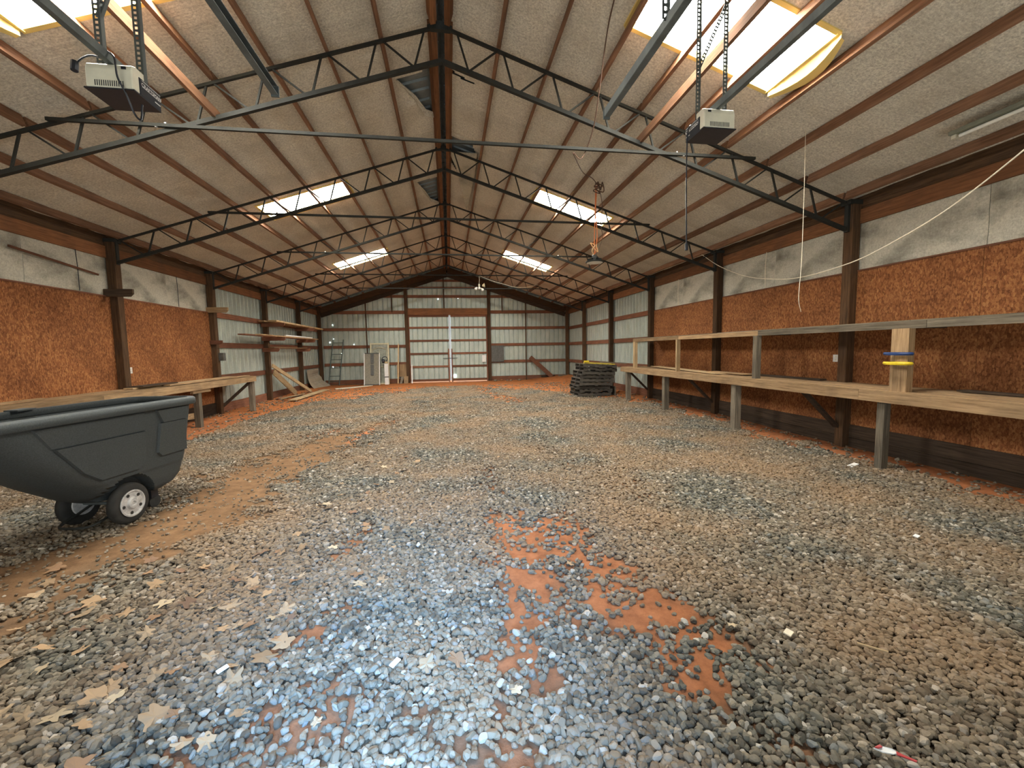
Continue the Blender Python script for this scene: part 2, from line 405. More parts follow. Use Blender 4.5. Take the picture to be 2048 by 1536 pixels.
for k in range(6):
    ico = ng.nodes.new('GeometryNodeMeshIcoSphere'); ico.inputs['Radius'].default_value = .56; ico.inputs['Subdivisions'].default_value = 2
    sp_ = ng.nodes.new('GeometryNodeSetPosition'); nn = ng.nodes.new('ShaderNodeTexNoise'); nn.noise_dimensions = '4D'; nn.inputs['W'].default_value = k*3.7
    nn.inputs['Scale'].default_value = 1.5; nn.inputs['Detail'].default_value = 2
    sub = ng.nodes.new('ShaderNodeVectorMath'); sub.operation = 'SUBTRACT'; sub.inputs[1].default_value = (.5, .5, .5)
    mul = ng.nodes.new('ShaderNodeVectorMath'); mul.operation = 'SCALE'; mul.inputs['Scale'].default_value = .95
    # facets: snap the sphere to a few planes by quantising the position
    sm = ng.nodes.new('GeometryNodeSetMaterial'); sm.inputs['Material'].default_value = STONE
    L = ng.links.new; L(nn.outputs['Color'], sub.inputs[0]); L(sub.outputs[0], mul.inputs[0]); L(mul.outputs[0], sp_.inputs['Offset'])
    L(ico.outputs['Mesh'], sp_.inputs['Geometry']); L(sp_.outputs[0], sm.inputs[0]); L(sm.outputs[0], g2i.inputs[0])
na = ng.nodes.new('GeometryNodeInputNamedAttribute'); na.data_type = 'FLOAT_VECTOR'; na.inputs['Name'].default_value = 'rot'
nb = ng.nodes.new('GeometryNodeInputNamedAttribute'); nb.data_type = 'FLOAT_VECTOR'; nb.inputs['Name'].default_value = 'siz'
er = ng.nodes.new('FunctionNodeEulerToRotation')
L(gi.outputs[0], ip.inputs['Points']); L(g2i.outputs[0], ip.inputs['Instance']); ip.inputs['Pick Instance'].default_value = True
L(na.outputs['Attribute'], er.inputs[0]); L(er.outputs[0], ip.inputs['Rotation']); L(nb.outputs['Attribute'], ip.inputs['Scale']); L(ip.outputs[0], go.inputs[0])
gravel.modifiers.new('scatter', 'NODES').node_group = ng

# ================================================================== ROOF
CEIL = root('ceiling', (0, 0, 0), kind='structure')
SKY_Y = [(3.60, 4.50), (9.00, 9.86), (14.44, 15.42)]; SKY_X = (1.95, 3.65)
HOLES = [[(-.62, 6.42), (-.05, 6.36), (-.02, 7.62), (-.27, 7.42), (-.40, 6.95)], [(-.60, 10.08), (-.05, 10.15), (-.02, 12.0), (-.36, 11.4), (-.47, 10.8)],
         [(.05, 8.2), (.56, 8.25), (.68, 8.7), (.62, 9.6), (.5, 10.2), (.05, 9.0)], [(.14, 6.36), (.50, 6.46), (.50, 6.49), (.3, 6.46), (.14, 6.42)]]
def inpoly(x, y, poly):
    c = False; n = len(poly)
    for i in range(n):
        (x1, y1), (x2, y2) = poly[i], poly[(i+1) % n]
        if (y1 > y) != (y2 > y) and x < (x2-x1)*(y-y1)/(y2-y1)+x1: c = not c
    return c
def sheet_grid(name, x0, x1, y0, y1, dx, dy, mat, off=0.0, holes=(), sag=.012):
    nx_, ny_ = max(1, round(abs(x1-x0)/dx)), max(1, round((y1-y0)/dy))
    X = [x0+(x1-x0)*i/nx_ for i in range(nx_+1)]; Yv = [y0+(y1-y0)*j/ny_ for j in range(ny_+1)]
    V = []
    for y in Yv:
        for x in X:
            e = min(y-y0, y1-y)
            V.append((x, y, ins_z(x)+off-sag*(1 if e > .02 else 0)*(.6+.8*math.sin(7*y+3*x)*math.sin(4.1*x))))
    Fc = []
    for j in range(ny_):
        for i in range(nx_):
            cx, cy = (X[i]+X[i+1])/2, (Yv[j]+Yv[j+1])/2
            if any(inpoly(cx, cy, h) for h in holes): continue
            a = j*(nx_+1)+i; Fc.append((a, a+1, a+nx_+2, a+nx_+1))
    o = part(name, MB().add(V, Fc), mat, CEIL, smooth=True, sharp=60); return o
YS = [-.38, .9, 2.25, 3.60, 4.50, 5.8, 7.0, 8.1, 9.0, 9.86, 11.0, 12.2, 13.3, 14.44, 15.42, 16.6, 17.8, 19.1, 20.46]
XE = 6.05
for sg in (-1, 1):
    for a, b in zip(YS[:-1], YS[1:]):
        sk = any(abs(a-s[0]) < .01 for s in SKY_Y); torn = 5.7 < a < 12
        xi = XM+.10*sg; cuts = [(xi, XM+SKY_X[0]*sg), (XM+SKY_X[1]*sg, XE*sg)] if sk else [(xi, XE*sg)]
        for c0, c1 in cuts:
            if torn and abs(c0) < .3:
                m_ = XM+.70*sg
                sheet_grid('insulation_sheet', c0, m_, a, b, .028, .04, INS, holes=HOLES)
                sheet_grid('insulation_sheet', m_, c1, a, b, .16, .2, INS)
            else: sheet_grid('insulation_sheet', c0, c1, a, b, .16, .2, INS)
        # steel roof sheets above the insulation
        for c0, c1 in ([(XM, XM+SKY_X[0]*sg), (XM+SKY_X[1]*sg, (XE+.1)*sg)] if sk else [(XM+.03*sg, (XE+.1)*sg)]):
            part('roof_sheet', corrugated(a, b, lambda y: c1, lambda y: c0, .23, .05, .03, lambda y, d, x: Vector((x, y, ins_z(x)+.075+d))), ROOFM, CEIL)
# ridge cap, with the open slit that lets the sky in
for (a, b) in ((-.4, 4.45), (5.32, 20.5)):
    part('ridge_cap', MB().prism([(XM-.2, a, 5.62), (XM, a, 5.715), (XM+.2, a, 5.62), (XM+.2, a, 5.635), (XM, a, 5.73), (XM-.2, a, 5.635)], (0, b-a, 0)), ROOFM, CEIL)
part('ridge_cap', MB().prism([(XM-.2, 4.45, 5.62), (XM-.012, 4.45, 5.708), (XM-.012, 4.45, 5.725), (XM-.2, 4.45, 5.635)], (0, .87, 0)), ROOFM, CEIL)
part('ridge_cap', MB().prism([(XM+.014, 4.45, 5.708), (XM+.2, 4.45, 5.62), (XM+.2, 4.45, 5.635), (XM+.014, 4.45, 5.725)], (0, .87, 0)), ROOFM, CEIL)
# purlins (three lengths per row) and the twin ridge boards
PUR = [.07+.625*k for k in range(1, 10)]
for sg in (-1, 1):
    for px_ in PUR:
        x = XM+sg*min(px_, 5.70)
        for a, b in ((-.3, 5.40), (5.44, 14.55), (14.59, 20.3)):
            z = chord_z(x); n_ = Vector((sg*SL, 0, 1)).normalized()
            c0 = Vector((x, a, z))+n_*.055; c1 = Vector((x, b, z))+n_*.055
            part('purlin', MB().beam(c0, c1, .04, .118, n_), wood('purlin', 1), CEIL)
    for a, b in ((-.3, 5.36), (5.48, 11.46), (11.58, 20.3)):
        xc = XM+(-.115 if sg < 0 else .105)
        part('ridge_board', MB().beam((xc, a, 5.52), (xc, b, 5.52), .065, .20, (sg*.3, 0, 1)), wood('beam', 1), CEIL)
        if sg < 0: part('ridge_board', MB().beam((XM-.06, a, 5.56), (XM-.06, b, 5.56), .035, .18), wood('purlin', 1), CEIL)
# loose insulation that hangs from the torn places
def rag(poly, z0, name='loose_insulation', mat=INS, curl=.0):
    P_ = [Vector((x, y, ins_z(x)+dz)) for x, y, dz in poly]
    mb = MB().prism(P_, (0, 0, .012)); return part(name, mb, mat, CEIL)
rag([(.12, 8.82, -.04), (.66, 8.42, -.06), (.67, 9.3, -.10), (.62, 11.0, -.10), (.58, 11.55, -.14), (.44, 10.4, -.12), (.27, 9.3, -.09)], 0, mat=INSW)
rag([(-.62, 6.40, -.02), (-.40, 6.95, -.05), (-.27, 7.42, -.06), (-.07, 7.62, -.05), (-.10, 7.5, -.02), (-.25, 7.33, -.02), (-.38, 6.9, -.02)], 0)
rag([(-.61, 10.06, -.02), (-.47, 10.8, -.04), (-.34, 11.42, -.06), (-.07, 11.98, -.05), (-.10, 11.8, -.02), (-.35, 11.3, -.02), (-.45, 10.7, -.02)], 0)
# translucent sheets (roof windows)
k_ = 0
for yi, (a, b) in enumerate(SKY_Y):
    for sg in (-1, 1):
        k_ += 1; x0, x1 = XM+SKY_X[0]*sg, XM+SKY_X[1]*sg
        W = root('window_%d' % k_, (0, 0, 0), kind='structure')
        W['label'] = 'glowing translucent roof sheet, %s pair from the door behind the camera, %s slope' % (['first', 'second', 'third'][yi], 'left' if sg < 0 else 'right')
        part('pane', corrugated(a-.02, b+.02, lambda y: x1, lambda y: x0, .23, .05, .02, lambda y, d, x: Vector((x, y, ins_z(x)+.07+d))), PANE, W)
        for xx in (x0, x1):
            part('insulation_edge', MB().prism([(xx-.02, a, ins_z(xx)-.015), (xx+.03, a, ins_z(xx)-.015), (xx+.03, a, ins_z(xx)+.06), (xx-.02, a, ins_z(xx)+.06)], (0, b-a, 0)), FIB, W)
        for yy in (a, b):
            part('insulation_edge', MB().prism([(x0, yy-.025, ins_z(x0)-.015), (x1, yy-.025, ins_z(x1)-.015), (x1, yy-.025, ins_z(x1)+.06), (x0, yy-.025, ins_z(x0)+.06)], (0, .05, 0)), FIB, W)
        if yi == 0:      # curved flap of glass fibre at the low side
            V = []; n_ = 9
            for i in range(n_):
                t_ = i/(n_-1); y = a-.02+(b-a)*t_; wd = .03+.14*math.sin(math.pi*min(1, t_*1.0))
                V += [(x1, y, ins_z(x1)+.0), (x1-sg*.02+sg*wd*.5, y, ins_z(x1)-.05-wd*.35), (x1+sg*wd, y, ins_z(x1+sg*wd)-.07)]
            part('loose_flap', MB().add(V, [(3*i+j, 3*i+j+1, 3*i+j+4, 3*i+j+3) for i in range(n_-1) for j in (0, 1)]), FIB, W)

# ================================================================== TRUSSES
def zb(x): return chord_z(x)-.43+.03*abs(x-XM)/5.766
def truss_parts():
    L_ = []
    for sg in (-1, 1):
        xe = XR if sg > 0 else XL
        L_.append(('top_chord', MB().beam((XM-.02*sg, 0, chord_z(XM)-.03), (xe, 0, chord_z(xe)-.03), .035, .032)))
        L_.append(('bottom_chord', MB().beam((XM-.02*sg, 0, zb(XM)), (xe, 0, zb(xe)), .05, .048)))
        X = lambda q: XM+sg*q
        for k in range(0, 9):
            p = .07+.625*k
            q0, q1 = p+.07, p+.18
            if k == 0: q0, q1 = .2, .32
            L_.append(('web_bar', MB().beam((X(q0), 0, chord_z(X(q0))-.05), (X(q1), 0, zb(X(q1))+.02), .021, .021, (0, 1, 0))))
            q0, q1 = p+.625-.02, p+.27
            L_.append(('web_bar', MB().beam((X(q0), 0, chord_z(X(q0))-.05), (X(q1), 0, zb(X(q1))+.02), .019, .019, (0, 1, 0))))
        L_.append(('heel_post', MB().beam((xe, 0, chord_z(xe)), (xe, 0, zb(xe)-.03), .05, .06, (0, 1, 0))))
        L_.append(('heel_plate', B((xe+sg*.09, 0, chord_z(xe)-.02), (.26, .16, .06))))
    L_.append(('ridge_plate', MB().prism([(XM-.16, -.03, chord_z(XM-.16)), (XM-.12, -.03, 5.40), (XM+.12, -.03, 5.40), (XM+.14, -.03, chord_z(XM+.14)), (XM, -.03, 5.50)], (0, .06, 0))))
    L_.append(('collar_tie', MB().beam((XM-4.218, -.04, 4.107), (XM+4.218, -.04, 4.107), .034, .034)))
    return L_
TP = []
for nme, mb in truss_parts():
    mn = Vector([min(v[i] for v in mb.V) for i in range(3)]); mx = Vector([max(v[i] for v in mb.V) for i in range(3)]); c = (mn+mx)/2
    TP.append((nme, mesh(nme, [v-c for v in mb.V], mb.F, BLACK), c))
ORD = ['nearest the camera, behind the two door openers', 'second from the camera, before the middle roof lights', 'third from the camera, behind the hanging disc lamp',
       'fourth from the camera, at the farthest roof lights', 'farthest from the camera, just before the gable end']
for i, y in enumerate(ROWS):
    t_ = root('roof_truss', (XM, y, 0), 'dark steel lattice roof truss '+ORD[i], 'truss', 'steel roof trusses')
    for nme, m_, c in TP:
        o = bpy.data.objects.new(nme, m_); C.objects.link(o); o.parent = t_; o.location = c-Vector((XM, 0, 0))
    if i < 3:
        for bx in ((-3.06, -3.16, 3.06, 3.16)):
            part('bolt', MB().lathe((XM+bx, y-.035, zb(XM+bx)+.055), (0, -1, 0), [(.018, 0), (.018, .012), (.010, .02)], 8), CHROME, t_)

# ================================================================== SIDE WALLS
def side_wall(sg):
    nm = 'wall_right' if sg > 0 else 'wall_left'
    R_ = root(nm, (0, 0, 0), kind='structure')
    face = OSBR if sg > 0 else OSBL
    pin, pout = (5.80, 5.94) if sg > 0 else (-5.74, -5.88)
    sheet = 5.99 if sg > 0 else -5.93
    girtx = (sheet+face)/2+sg*.005
    rows = [-.3, 2.37]+ROWS+[20.27]
    for i, y in enumerate(rows):
        zt = 3.58 if y < 20 else 3.75
        g = float(gz((pin+pout)/2, y))
        part('post', B(((pin+pout)/2, y, (zt+g-.1)/2), (.14, .14, zt-g+.1)), wood('post', 2), R_, bev=.006)
    for i in range(3 if True else 0):
        pass
    bays = list(zip(rows[:-1], rows[1:]))
    for bi, (a, b) in enumerate(bays):
        a2, b2 = a+.07, b-.07
        # eave beams run behind the posts
        part('eave_beam', B((face+sg*.02, (a+b)/2, 3.375), (.045, b-a-.004, .20)), wood('beam', 1), R_)
        part('eave_beam', B((face+sg*.045, (a+b)/2, 3.585), (.045, b-a-.002, .22)), wood('post', 1), R_)
        if bi < 4:
            m_ = (a+b)/2
            for (p, q) in ((a, m_), (m_, b)):
                part('strand_board_panel', B((face+sg*.006, (p+q)/2, 1.47), (.012, q-p-.004, 2.26)), OSB, R_)
                # wrinkled insulation facing
                ny, nz_ = 14, 8; V = []
                for jy in range(ny+1):
                    for kz in range(nz_+1):
                        y_, z_ = p+.002+(q-p-.004)*jy/ny, 2.60+.68*kz/nz_
                        bul = .035*math.sin(math.pi*jy/ny)*math.sin(math.pi*kz/nz_)+.008*math.sin(9*y_+5*z_)*math.sin(math.pi*kz/nz_)
                        V.append((face+sg*.03-sg*bul, y_, z_))
                part('insulation_panel', MB().add(V, [(j*(nz_+1)+k, j*(nz_+1)+k+1, (j+1)*(nz_+1)+k+1, (j+1)*(nz_+1)+k) for j in range(ny) for k in range(nz_)]), INSW, R_, smooth=True)
            part('batten', B((face+sg*.0, m_, 2.605), (.02, b-a-.14, .022)), wood('girt', 1), R_)
            for zc, hh in ((.05, .2), (.25, .19)):
                part('skirt_board', B((face+sg*.0, m_, zc), (.035, b-a-.14, hh)), wood('dark', 1), R_)
        else:
            for zc, hh in ((2.58, .14), (1.80, .14), (.96, .14), (.16, .24)):
                part('girt', B((girtx, (a+b)/2, zc), (.04, b-a-.004, hh)), wood('girt', 1), R_)
    y = 11.45; 
    while y < 20.4:
        q = min(y+.914, 20.44)
        part('metal_sheet', corrugated(y, q, lambda t: 3.80, lambda t: -.05, .2285, .035, .012, lambda t, d, z: Vector((sheet+sg*d, t, z))), SHEET, R_); y = q
    part('metal_sheet', corrugated(-.4, 11.45, lambda t: 3.80, lambda t: -.05, .2285, .035, .012, lambda t, d, z: Vector((sheet+sg*d, t, z))), SHEET, R_)
    return R_
WR = side_wall(1); WL = side_wall(-1)
# loose red-brown lath and dark seams on the left upper insulation
part('lath', MB().beam((-5.83, 6.7, 3.07), (-5.83, 8.15, 2.94), .02, .03), wood('girt', 1), WL)
for sgw, xx, ys_ in ((WL, -5.835, (7.75, 10.25)), (WR, 5.89, (10.1, 7.1))):
    for y in ys_: part('seam', MB().tube([(xx, y, 3.27), (xx-.004, y+.02, 3.0), (xx, y+.01, 2.62)], .006, 5), BLKP if sgw is WL else WIRE, sgw)

# ================================================================== GABLE END
WB = root('wall_back', (0, 0, 0), kind='structure')
def ztop(x): return chord_z(x)+.24
DX0, DX1, DZ = -1.82, 1.88, 3.28
x = -5.93
SY = 20.44
def bsheet(x0, x1, zb_, parent, y=SY, zt=None):
    part('metal_sheet', corrugated(x0, x1, (zt or ztop), lambda t: zb_, .2285, .034, .042, lambda t, d, z: Vector((t, y+d, z))), SHEET, parent)
while x < 5.98:
    q = min(x+.914, 5.99)
    if q <= DX0: bsheet(x, q, 0, WB)
    elif x >= DX1: bsheet(x, q, 0, WB)
    else:
        if x < DX0: bsheet(x, DX0, 0, WB)
        if q > DX1: bsheet(DX1, q, 0, WB)
        bsheet(max(x, DX0), min(q, DX1), DZ-.02, WB)
    x = q
for zc, hh in ((3.40, .15), (2.62, .13), (1.81, .13), (.99, .13), (.17, .20)):
    for a, b in ((-5.7, DX0-.06), (DX1+.06, 5.8)):
        if zc < 3.2 or True:
            part('girt', B(((a+b)/2, 20.405, zc), (b-a, .04, hh)), wood('girt', 0), WB)
part('door_header', B(((DX0+DX1)/2, 20.36, 3.42), (DX1-DX0+.28, .09, .31)), wood('beam', 0), WB)
for zc, hh in ((4.14, .13), (4.56, .06), (4.88, .10)):
    hw = (HR-.35-zc)/SL
    part('girt', B((XM, 20.405, zc), (hw*2, .04, hh)), wood('girt', 0), WB)
for xx, wd, z0 in ((-1.93, .15, 0), (1.98, .15, 0), (-3.77, .05, 0), (3.80, .05, 0), (-.16, .05, 3.5), (-2.58, .05, 3.4), (2.64, .05, 3.4)):
    zt = chord_z(xx)-.15
    part('post', B((xx, 20.33 if wd > .1 else 20.39, (z0+zt)/2), (wd, .12 if wd > .1 else .05, zt-z0)), wood('post', 2), WB)
part('post', B((1.86, 20.37, 1.65), (.05, .08, 3.3)), wood('girt', 2), WB)
for sg in (-1, 1):
    xe = XR if sg > 0 else XL
    part('gable_rafter', MB().beam((XM, 20.28, chord_z(XM)-.12), (xe, 20.28, chord_z(xe)-.12), .045, .26), wood('post', 0), WB)
    part('gable_rafter', MB().beam((XM, 20.34, chord_z(XM)-.34), (xe, 20.34, chord_z(xe)-.34), .045, .20), wood('dark', 0), WB)
HOLE = mat_glow('glow_for_daylight', (.9, .97, 1), 9)  # emissive material standing in for daylight through the sheet
from math import tan
def ray(u, v): return fw+rt*((u-1024)/F_PX)-up*((v-768)/F_PX)
def atY(u, v, y): d = ray(u, v); return Vector((0, 0, 1.55))+d*(y/d.y)
def atX(u, v, x): d = ray(u, v); return Vector((0, 0, 1.55))+d*(x/d.x)
def atZ(u, v, z): d = ray(u, v); return Vector((0, 0, 1.55))+d*((z-1.55)/d.z)
for u, v, r in ((661, 622, .022), (665, 650, .022), (667, 678, .016), (660, 685, .028), (708, 689, .022), (666, 734, .024), (683, 707, .012), (876, 598, .030), (866, 576, .012), (916, 597, .012), (828, 633, .018), (876, 633, .02), (1115, 620, .024), (937, 700, .012)):
    p = atY(u, v, 20.425); part('pinhole_glow', MB().lathe(p, (0, -1, 0), [(r*.7, 0), (r*.7, .004)], 10), HOLE, WB)  # solid glowing discs; the sheet behind is not pierced
# double doors
for nm, a, b in (('door_1', DX0-.05, .035), ('door_2', .120, DX1+.03)):
    Dr = root(nm, (0, 0, 0), kind='structure'); m_ = (a+b)/2
    for xx in (a, m_):
        part('metal_sheet', corrugated(xx, xx+(b-a)/2, lambda t: DZ, lambda t: .10, .2285, .034, .042, lambda t, d, z: Vector((t, 20.42+d, z))), SHEET, Dr)
    for zc, hh in ((3.22, .09), (2.67, .09), (2.05, .09), (1.43, .09), (.81, .09), (.15, .11)):
        part('rail', B((m_, 20.395, zc), (b-a, .04, hh)), wood('girt', 0), Dr)
    for xx in (a+.03, b-.03):
        part('stile', B((xx, 20.392, (1.70 if (xx > a+.1) == (nm == 'door_1') else DZ+.1)/2), (.06, .035, (1.6 if (xx > a+.1) == (nm == 'door_1') else DZ-.1))), wood('girt', 2), Dr)
    if nm == 'door_1':
        part('cover_strip', B((.075, 20.385, 1.70), (.085, .012, 3.16)), mat_steel('bright_strip', (.5, .56, .6), (.7, .76, .8), .1, .4, .1), Dr)
        part('latch_bar', MB().tube([(-.28, 20.36, 1.19), (.42, 20.36, 1.20)], .014, 6), GALV, Dr)
    else:
        part('white_plate', B((1.70, 20.37, 1.15), (.19, .02, .34)), WHITE, Dr)
        part('gap_glow', B((.28, 20.388, .33), (.10, .004, .12)), HOLE, Dr)  # glowing plate on the closed leaf, imitating daylight through a gap
# front wall with its doorway, behind the camera
WF = root('wall_front', (0, 0, 0), kind='structure')
for a, b, z0 in ((-5.95, -1.05, 0), (.40, 5.99, 0), (-1.05, .40, 2.3)):
    part('metal_sheet', corrugated(a, b, ztop, lambda t: z0, .2285, .034, .042, lambda t, d, z: Vector((t, -.40-d, z))), SHEET, WF)
# ================================================================== BENCHES
def board(name, a, b, w, h, kind, parent, upv=(0, 0, 1)):
    a, b = Vector(a), Vector(b); d = b-a; ax = max(range(3), key=lambda i: abs(d[i]))
    return part(name, MB().beam(a, b, w, h, upv), wood(kind, ax), parent)
bench = root('workbench', (5.5, 7, 0), 'long two-tier timber workbench along the right-hand strand-board wall', 'workbench')
# lower top: planks side by side, joints along the run
xw = 5.90
edges = [5.17, 5.36, 5.55, 5.735, xw]
for i in range(4):
    cuts = [1.9, 5.0+.4*i, 8.3-.5*i, 12.0]
    for a, b in zip(cuts[:-1], cuts[1:]):
        board('top_plank', ((edges[i]+edges[i+1])/2, a+.002, .965+.004*((i*7) % 3)), ((edges[i]+edges[i+1])/2, b-.002, .965+.004*((i*5) % 3)), edges[i+1]-edges[i]-.004, .03, 'bench', bench)
for a, b in ((1.9, 4.55), (4.554, 8.2), (8.204, 12.0)): board('fascia', (5.155, a, .905), (5.155, b, .905), .035, .135, 'bench', bench)
for y in (2.4, 4.3, 6.97, 9.5, 11.6, 11.97): board('cross_bearer', (5.18, y+.06, .90), (xw, y+.06, .90), .04, .11, 'grey', bench)
for y in (11.65, 9.5, 6.96, 4.31): 
    g = float(gz(5.22, y)); board('leg', (5.235, y, g-.05), (5.235, y, .84), .09 if y < 5 else .12, .12 if y > 5 else .09, 'grey', bench)
for y in (11.62, 8.47+.1, 5.42+.1): board('brace', (5.26, y-.02, .84), (5.80, y-.06, .30), .04, .09, 'dark', bench, (0, 1, 0))
# upper shelf
for i, (a, b) in enumerate(((5.27, 5.48), (5.48, 5.69), (5.69, xw))):
    for y0_, y1_ in ((1.9, 4.1+.8*i), (4.104+.8*i, 7.6), (7.604, 11.35)): board('shelf_plank', ((a+b)/2, y0_, 1.80), ((a+b)/2, y1_, 1.80), b-a-.004, .022, 'grey', bench)
for a, b in ((1.9, 3.9), (3.904, 6.45), (6.454, 8.95), (8.954, 11.35)): board('shelf_fascia', (5.25, a, 1.755), (5.25, b, 1.755), .035, .085, 'grey' if b < 8 else 'bench', bench)
for y, w_, kk in ((4.14, .19, 'bench'), (6.47, .09, 'grey'), (8.97, .05, 'pale'), (11.2, .09, 'pale')): board('shelf_support', (5.24, y, .975), (5.24, y, 1.715), w_, .09 if y > 5 else .085, kk, bench, (1, 0, 0))
for y in (4.2, 6.5, 9.0, 11.2): board('shelf_bearer', (5.27, y, 1.755), (xw, y, 1.755), .04, .075, 'dark', bench)
# loose pieces on it
def slab(name, pts, z, th, mat, label, cat, group=None, bow=0.0):
    n = len(pts); c = sum((Vector((p[0], p[1], 0)) for p in pts), Vector())/n; mb = MB()
    if bow == 0: mb.prism([(p[0], p[1], z) for p in pts], (0, 0, th))
    else:
        a, b, c2, d2 = [Vector((p[0], p[1], 0)) for p in pts]; m_ = 10; V = []; Fc = []
        for i in range(m_+1):
            t = i/m_; l = a.lerp(b, t); r = d2.lerp(c2, t); zz = z+bow*math.sin(math.pi*t*.5)*t
            V += [l+Vector((0, 0, zz)), r+Vector((0, 0, zz)), l+Vector((0, 0, zz+th)), r+Vector((0, 0, zz+th))]
        for i in range(m_):
            o_ = 4*i; Fc += [(o_, o_+4, o_+5, o_+1), (o_+2, o_+3, o_+7, o_+6), (o_, o_+2, o_+6, o_+4), (o_+1, o_+5, o_+7, o_+3)]
        Fc += [(0, 1, 3, 2), (4*m_, 4*m_+2, 4*m_+3, 4*m_+1)]; mb.add(V, Fc)
    return tag(part(name, mb, mat), label, cat, group)
slab('plywood_offcut', [(5.24, 7.6), (5.60, 11.0), (5.86, 10.9), (5.52, 7.5)], .994, .010, wood('pale', 1), 'pale bowed plywood strip lying on the far half of the right workbench', 'plywood', bow=.02)
slab('plywood_offcut', [(5.40, 7.0), (5.45, 8.2), (5.70, 8.2), (5.66, 7.0)], 1.006, .012, wood('bench', 1), 'short brown plywood piece on the right workbench, nearer end of the pale strip', 'plywood')
slab('dark_offcut', [(5.62, 5.6), (5.66, 7.3), (5.78, 7.3), (5.74, 5.6)], .994, .022, wood('dark', 1), 'dark weathered board lying against the wall on the right workbench', 'board')
slab('dark_offcut', [(5.60, 2.9), (5.62, 3.85), (5.75, 3.85), (5.73, 2.9)], .994, .02, wood('dark', 1), 'dark board on the right workbench beyond the wide shelf support', 'board')
# rings hung on the wide support: hoop of blue rim over a yellow lid
for z, m_, lb in ((1.425, BLUE, 'navy blue plastic ring on the wide shelf support, above the yellow one'), (1.315, YEL, 'yellow plastic ring on the wide shelf support, below the blue one')):
    c = Vector((5.12, 4.09, z)); pts = [c+Vector((.06*math.cos(q), .15*math.sin(q), .008*math.sin(q))) for q in [2*math.pi*i/24 for i in range(25)]]
    mb = MB(); 
    for ring in (0, 1):
        pass
    V = []; Fc = []; n = 24
    prof = [(1, -.017), (1.08, 0), (1, .017), (.62, .012), (.60, -.010)]
    for q in range(n):
        a_ = 2*math.pi*q/n
        for s_, h_ in prof: V.append(c+Vector((.075*s_*math.cos(a_), .148*s_*math.sin(a_), h_)))
    for q in range(n):
        for j in range(5): Fc.append((q*5+j, q*5+(j+1) % 5, ((q+1) % n)*5+(j+1) % 5, ((q+1) % n)*5+j))
    tag(part('plastic_ring', MB().add(V, Fc), m_, smooth=True), lb, 'ring')
# left bench
lb_ = root('workbench', (-5.6, 8, 0), 'long single-tier timber workbench along the left wall behind the cart', 'workbench')
edges = [-5.27, -5.47, -5.66, -5.85]
for i in range(3):
    cuts = [3.0, 6.2+.7*i, 9.8-.6*i, 12.32]
    for a, b in zip(cuts[:-1], cuts[1:]):
        board('top_plank', ((edges[i]+edges[i+1])/2, a+.002, .945+.004*((i*7) % 3)), ((edges[i]+edges[i+1])/2, b-.002, .945+.003*((i*5) % 3)), .186, .03, 'bench', lb_)
for a, b in ((3.0, 7.2), (7.204, 12.32)): board('fascia', (-5.255, a, .885), (-5.255, b, .885), .035, .135, 'bench', lb_)
for y, w_ in ((12.24, .13), (9.76, .11), (7.2, .11), (4.6, .11)):
    g = float(gz(-5.34, y)); board('leg', (-5.34, y, g-.05), (-5.34, y, .82), w_, .11, 'grey', lb_)
board('bearer_block', (-5.30, 9.5, .785), (-5.30, 10.15, .785), .06, .075, 'bench', lb_)
board('low_rail', (-5.84, 8.6, .26), (-5.40, 9.76, .26), .03, .12, 'bench', lb_)
for y in (5.5, 7.2, 9.76, 12.24): board('cross_bearer', (-5.27, y+.02, .88), (-5.85, y+.02, .88), .04, .10, 'grey', lb_)
board('brace', (-5.34, 12.15, .80), (-5.78, 11.60, .22), .05, .09, 'dark', lb_, (0, 1, 0))
slab('loose_board', [(-5.33, 8.9), (-5.30, 12.1), (-5.42, 12.1), (-5.45, 8.9)], .972, .022, wood('bench', 1), 'tan loose plank along the front of the left workbench top', 'board')
slab('loose_board', [(-5.50, 8.2), (-5.47, 11.6), (-5.62, 11.6), (-5.65, 8.2)], .972, .025, wood('pale', 1), 'paler loose plank on the middle of the left workbench top', 'board')
slab('dark_offcut', [(-5.40, 8.3), (-5.42, 9.3), (-5.66, 9.25), (-5.64, 8.25)], 1.0, .02, wood('dark', 1), 'dark offcut lying across the planks of the left workbench', 'board')
slab('dark_offcut', [(-5.50, 5.2), (-5.52, 6.6), (-5.60, 6.6), (-5.58, 5.2)], .972, .03, wood('bench', 1), 'narrow plank on the left workbench behind the cart rim', 'board')

# ---- bracket boards fixed to the left posts
def bracket(y, z, x1, kind, label, h=.13):
    mb = MB().prism([(-5.90, y, z-h/2), (x1-.05, y, z-h/2), (x1, y, z-h/2+.05), (x1, y, z+h/2), (-5.90, y, z+h/2)], (0, .045, 0))
    return tag(part('shelf_bracket', mb, wood(kind, 0)), label, 'bracket')
bracket(8.30, 2.66, -5.44, 'dark', 'dark board bracket sticking out of the nearest visible left post')
bracket(11.40, 2.66, -5.40, 'bench', 'tan board bracket high on the second left post')
bracket(11.40, 1.86, -5.58, 'girt', 'short brown bracket halfway up the second left post', .10)
for y, nm in ((14.45, 'third'), (17.50, 'fourth')):
    for z, wl in ((2.48, 'top'), (2.03, 'middle'), (1.68, 'bottom')):
        bracket(y, z, -5.20 if z > 1.9 else -5.4, 'girt', 'brown bracket on the %s left post holding the %s rack of lumber' % (nm, wl), .12)
def lumber(name, a, b, w_, h_, kind, label, mat=None):
    a, b = Vector(a), Vector(b); d = b-a; ax = max(range(3), key=lambda i: abs(d[i]))
    return tag(part(name, MB().beam(a, b, w_, h_), mat or wood(kind, ax)), label, 'board')
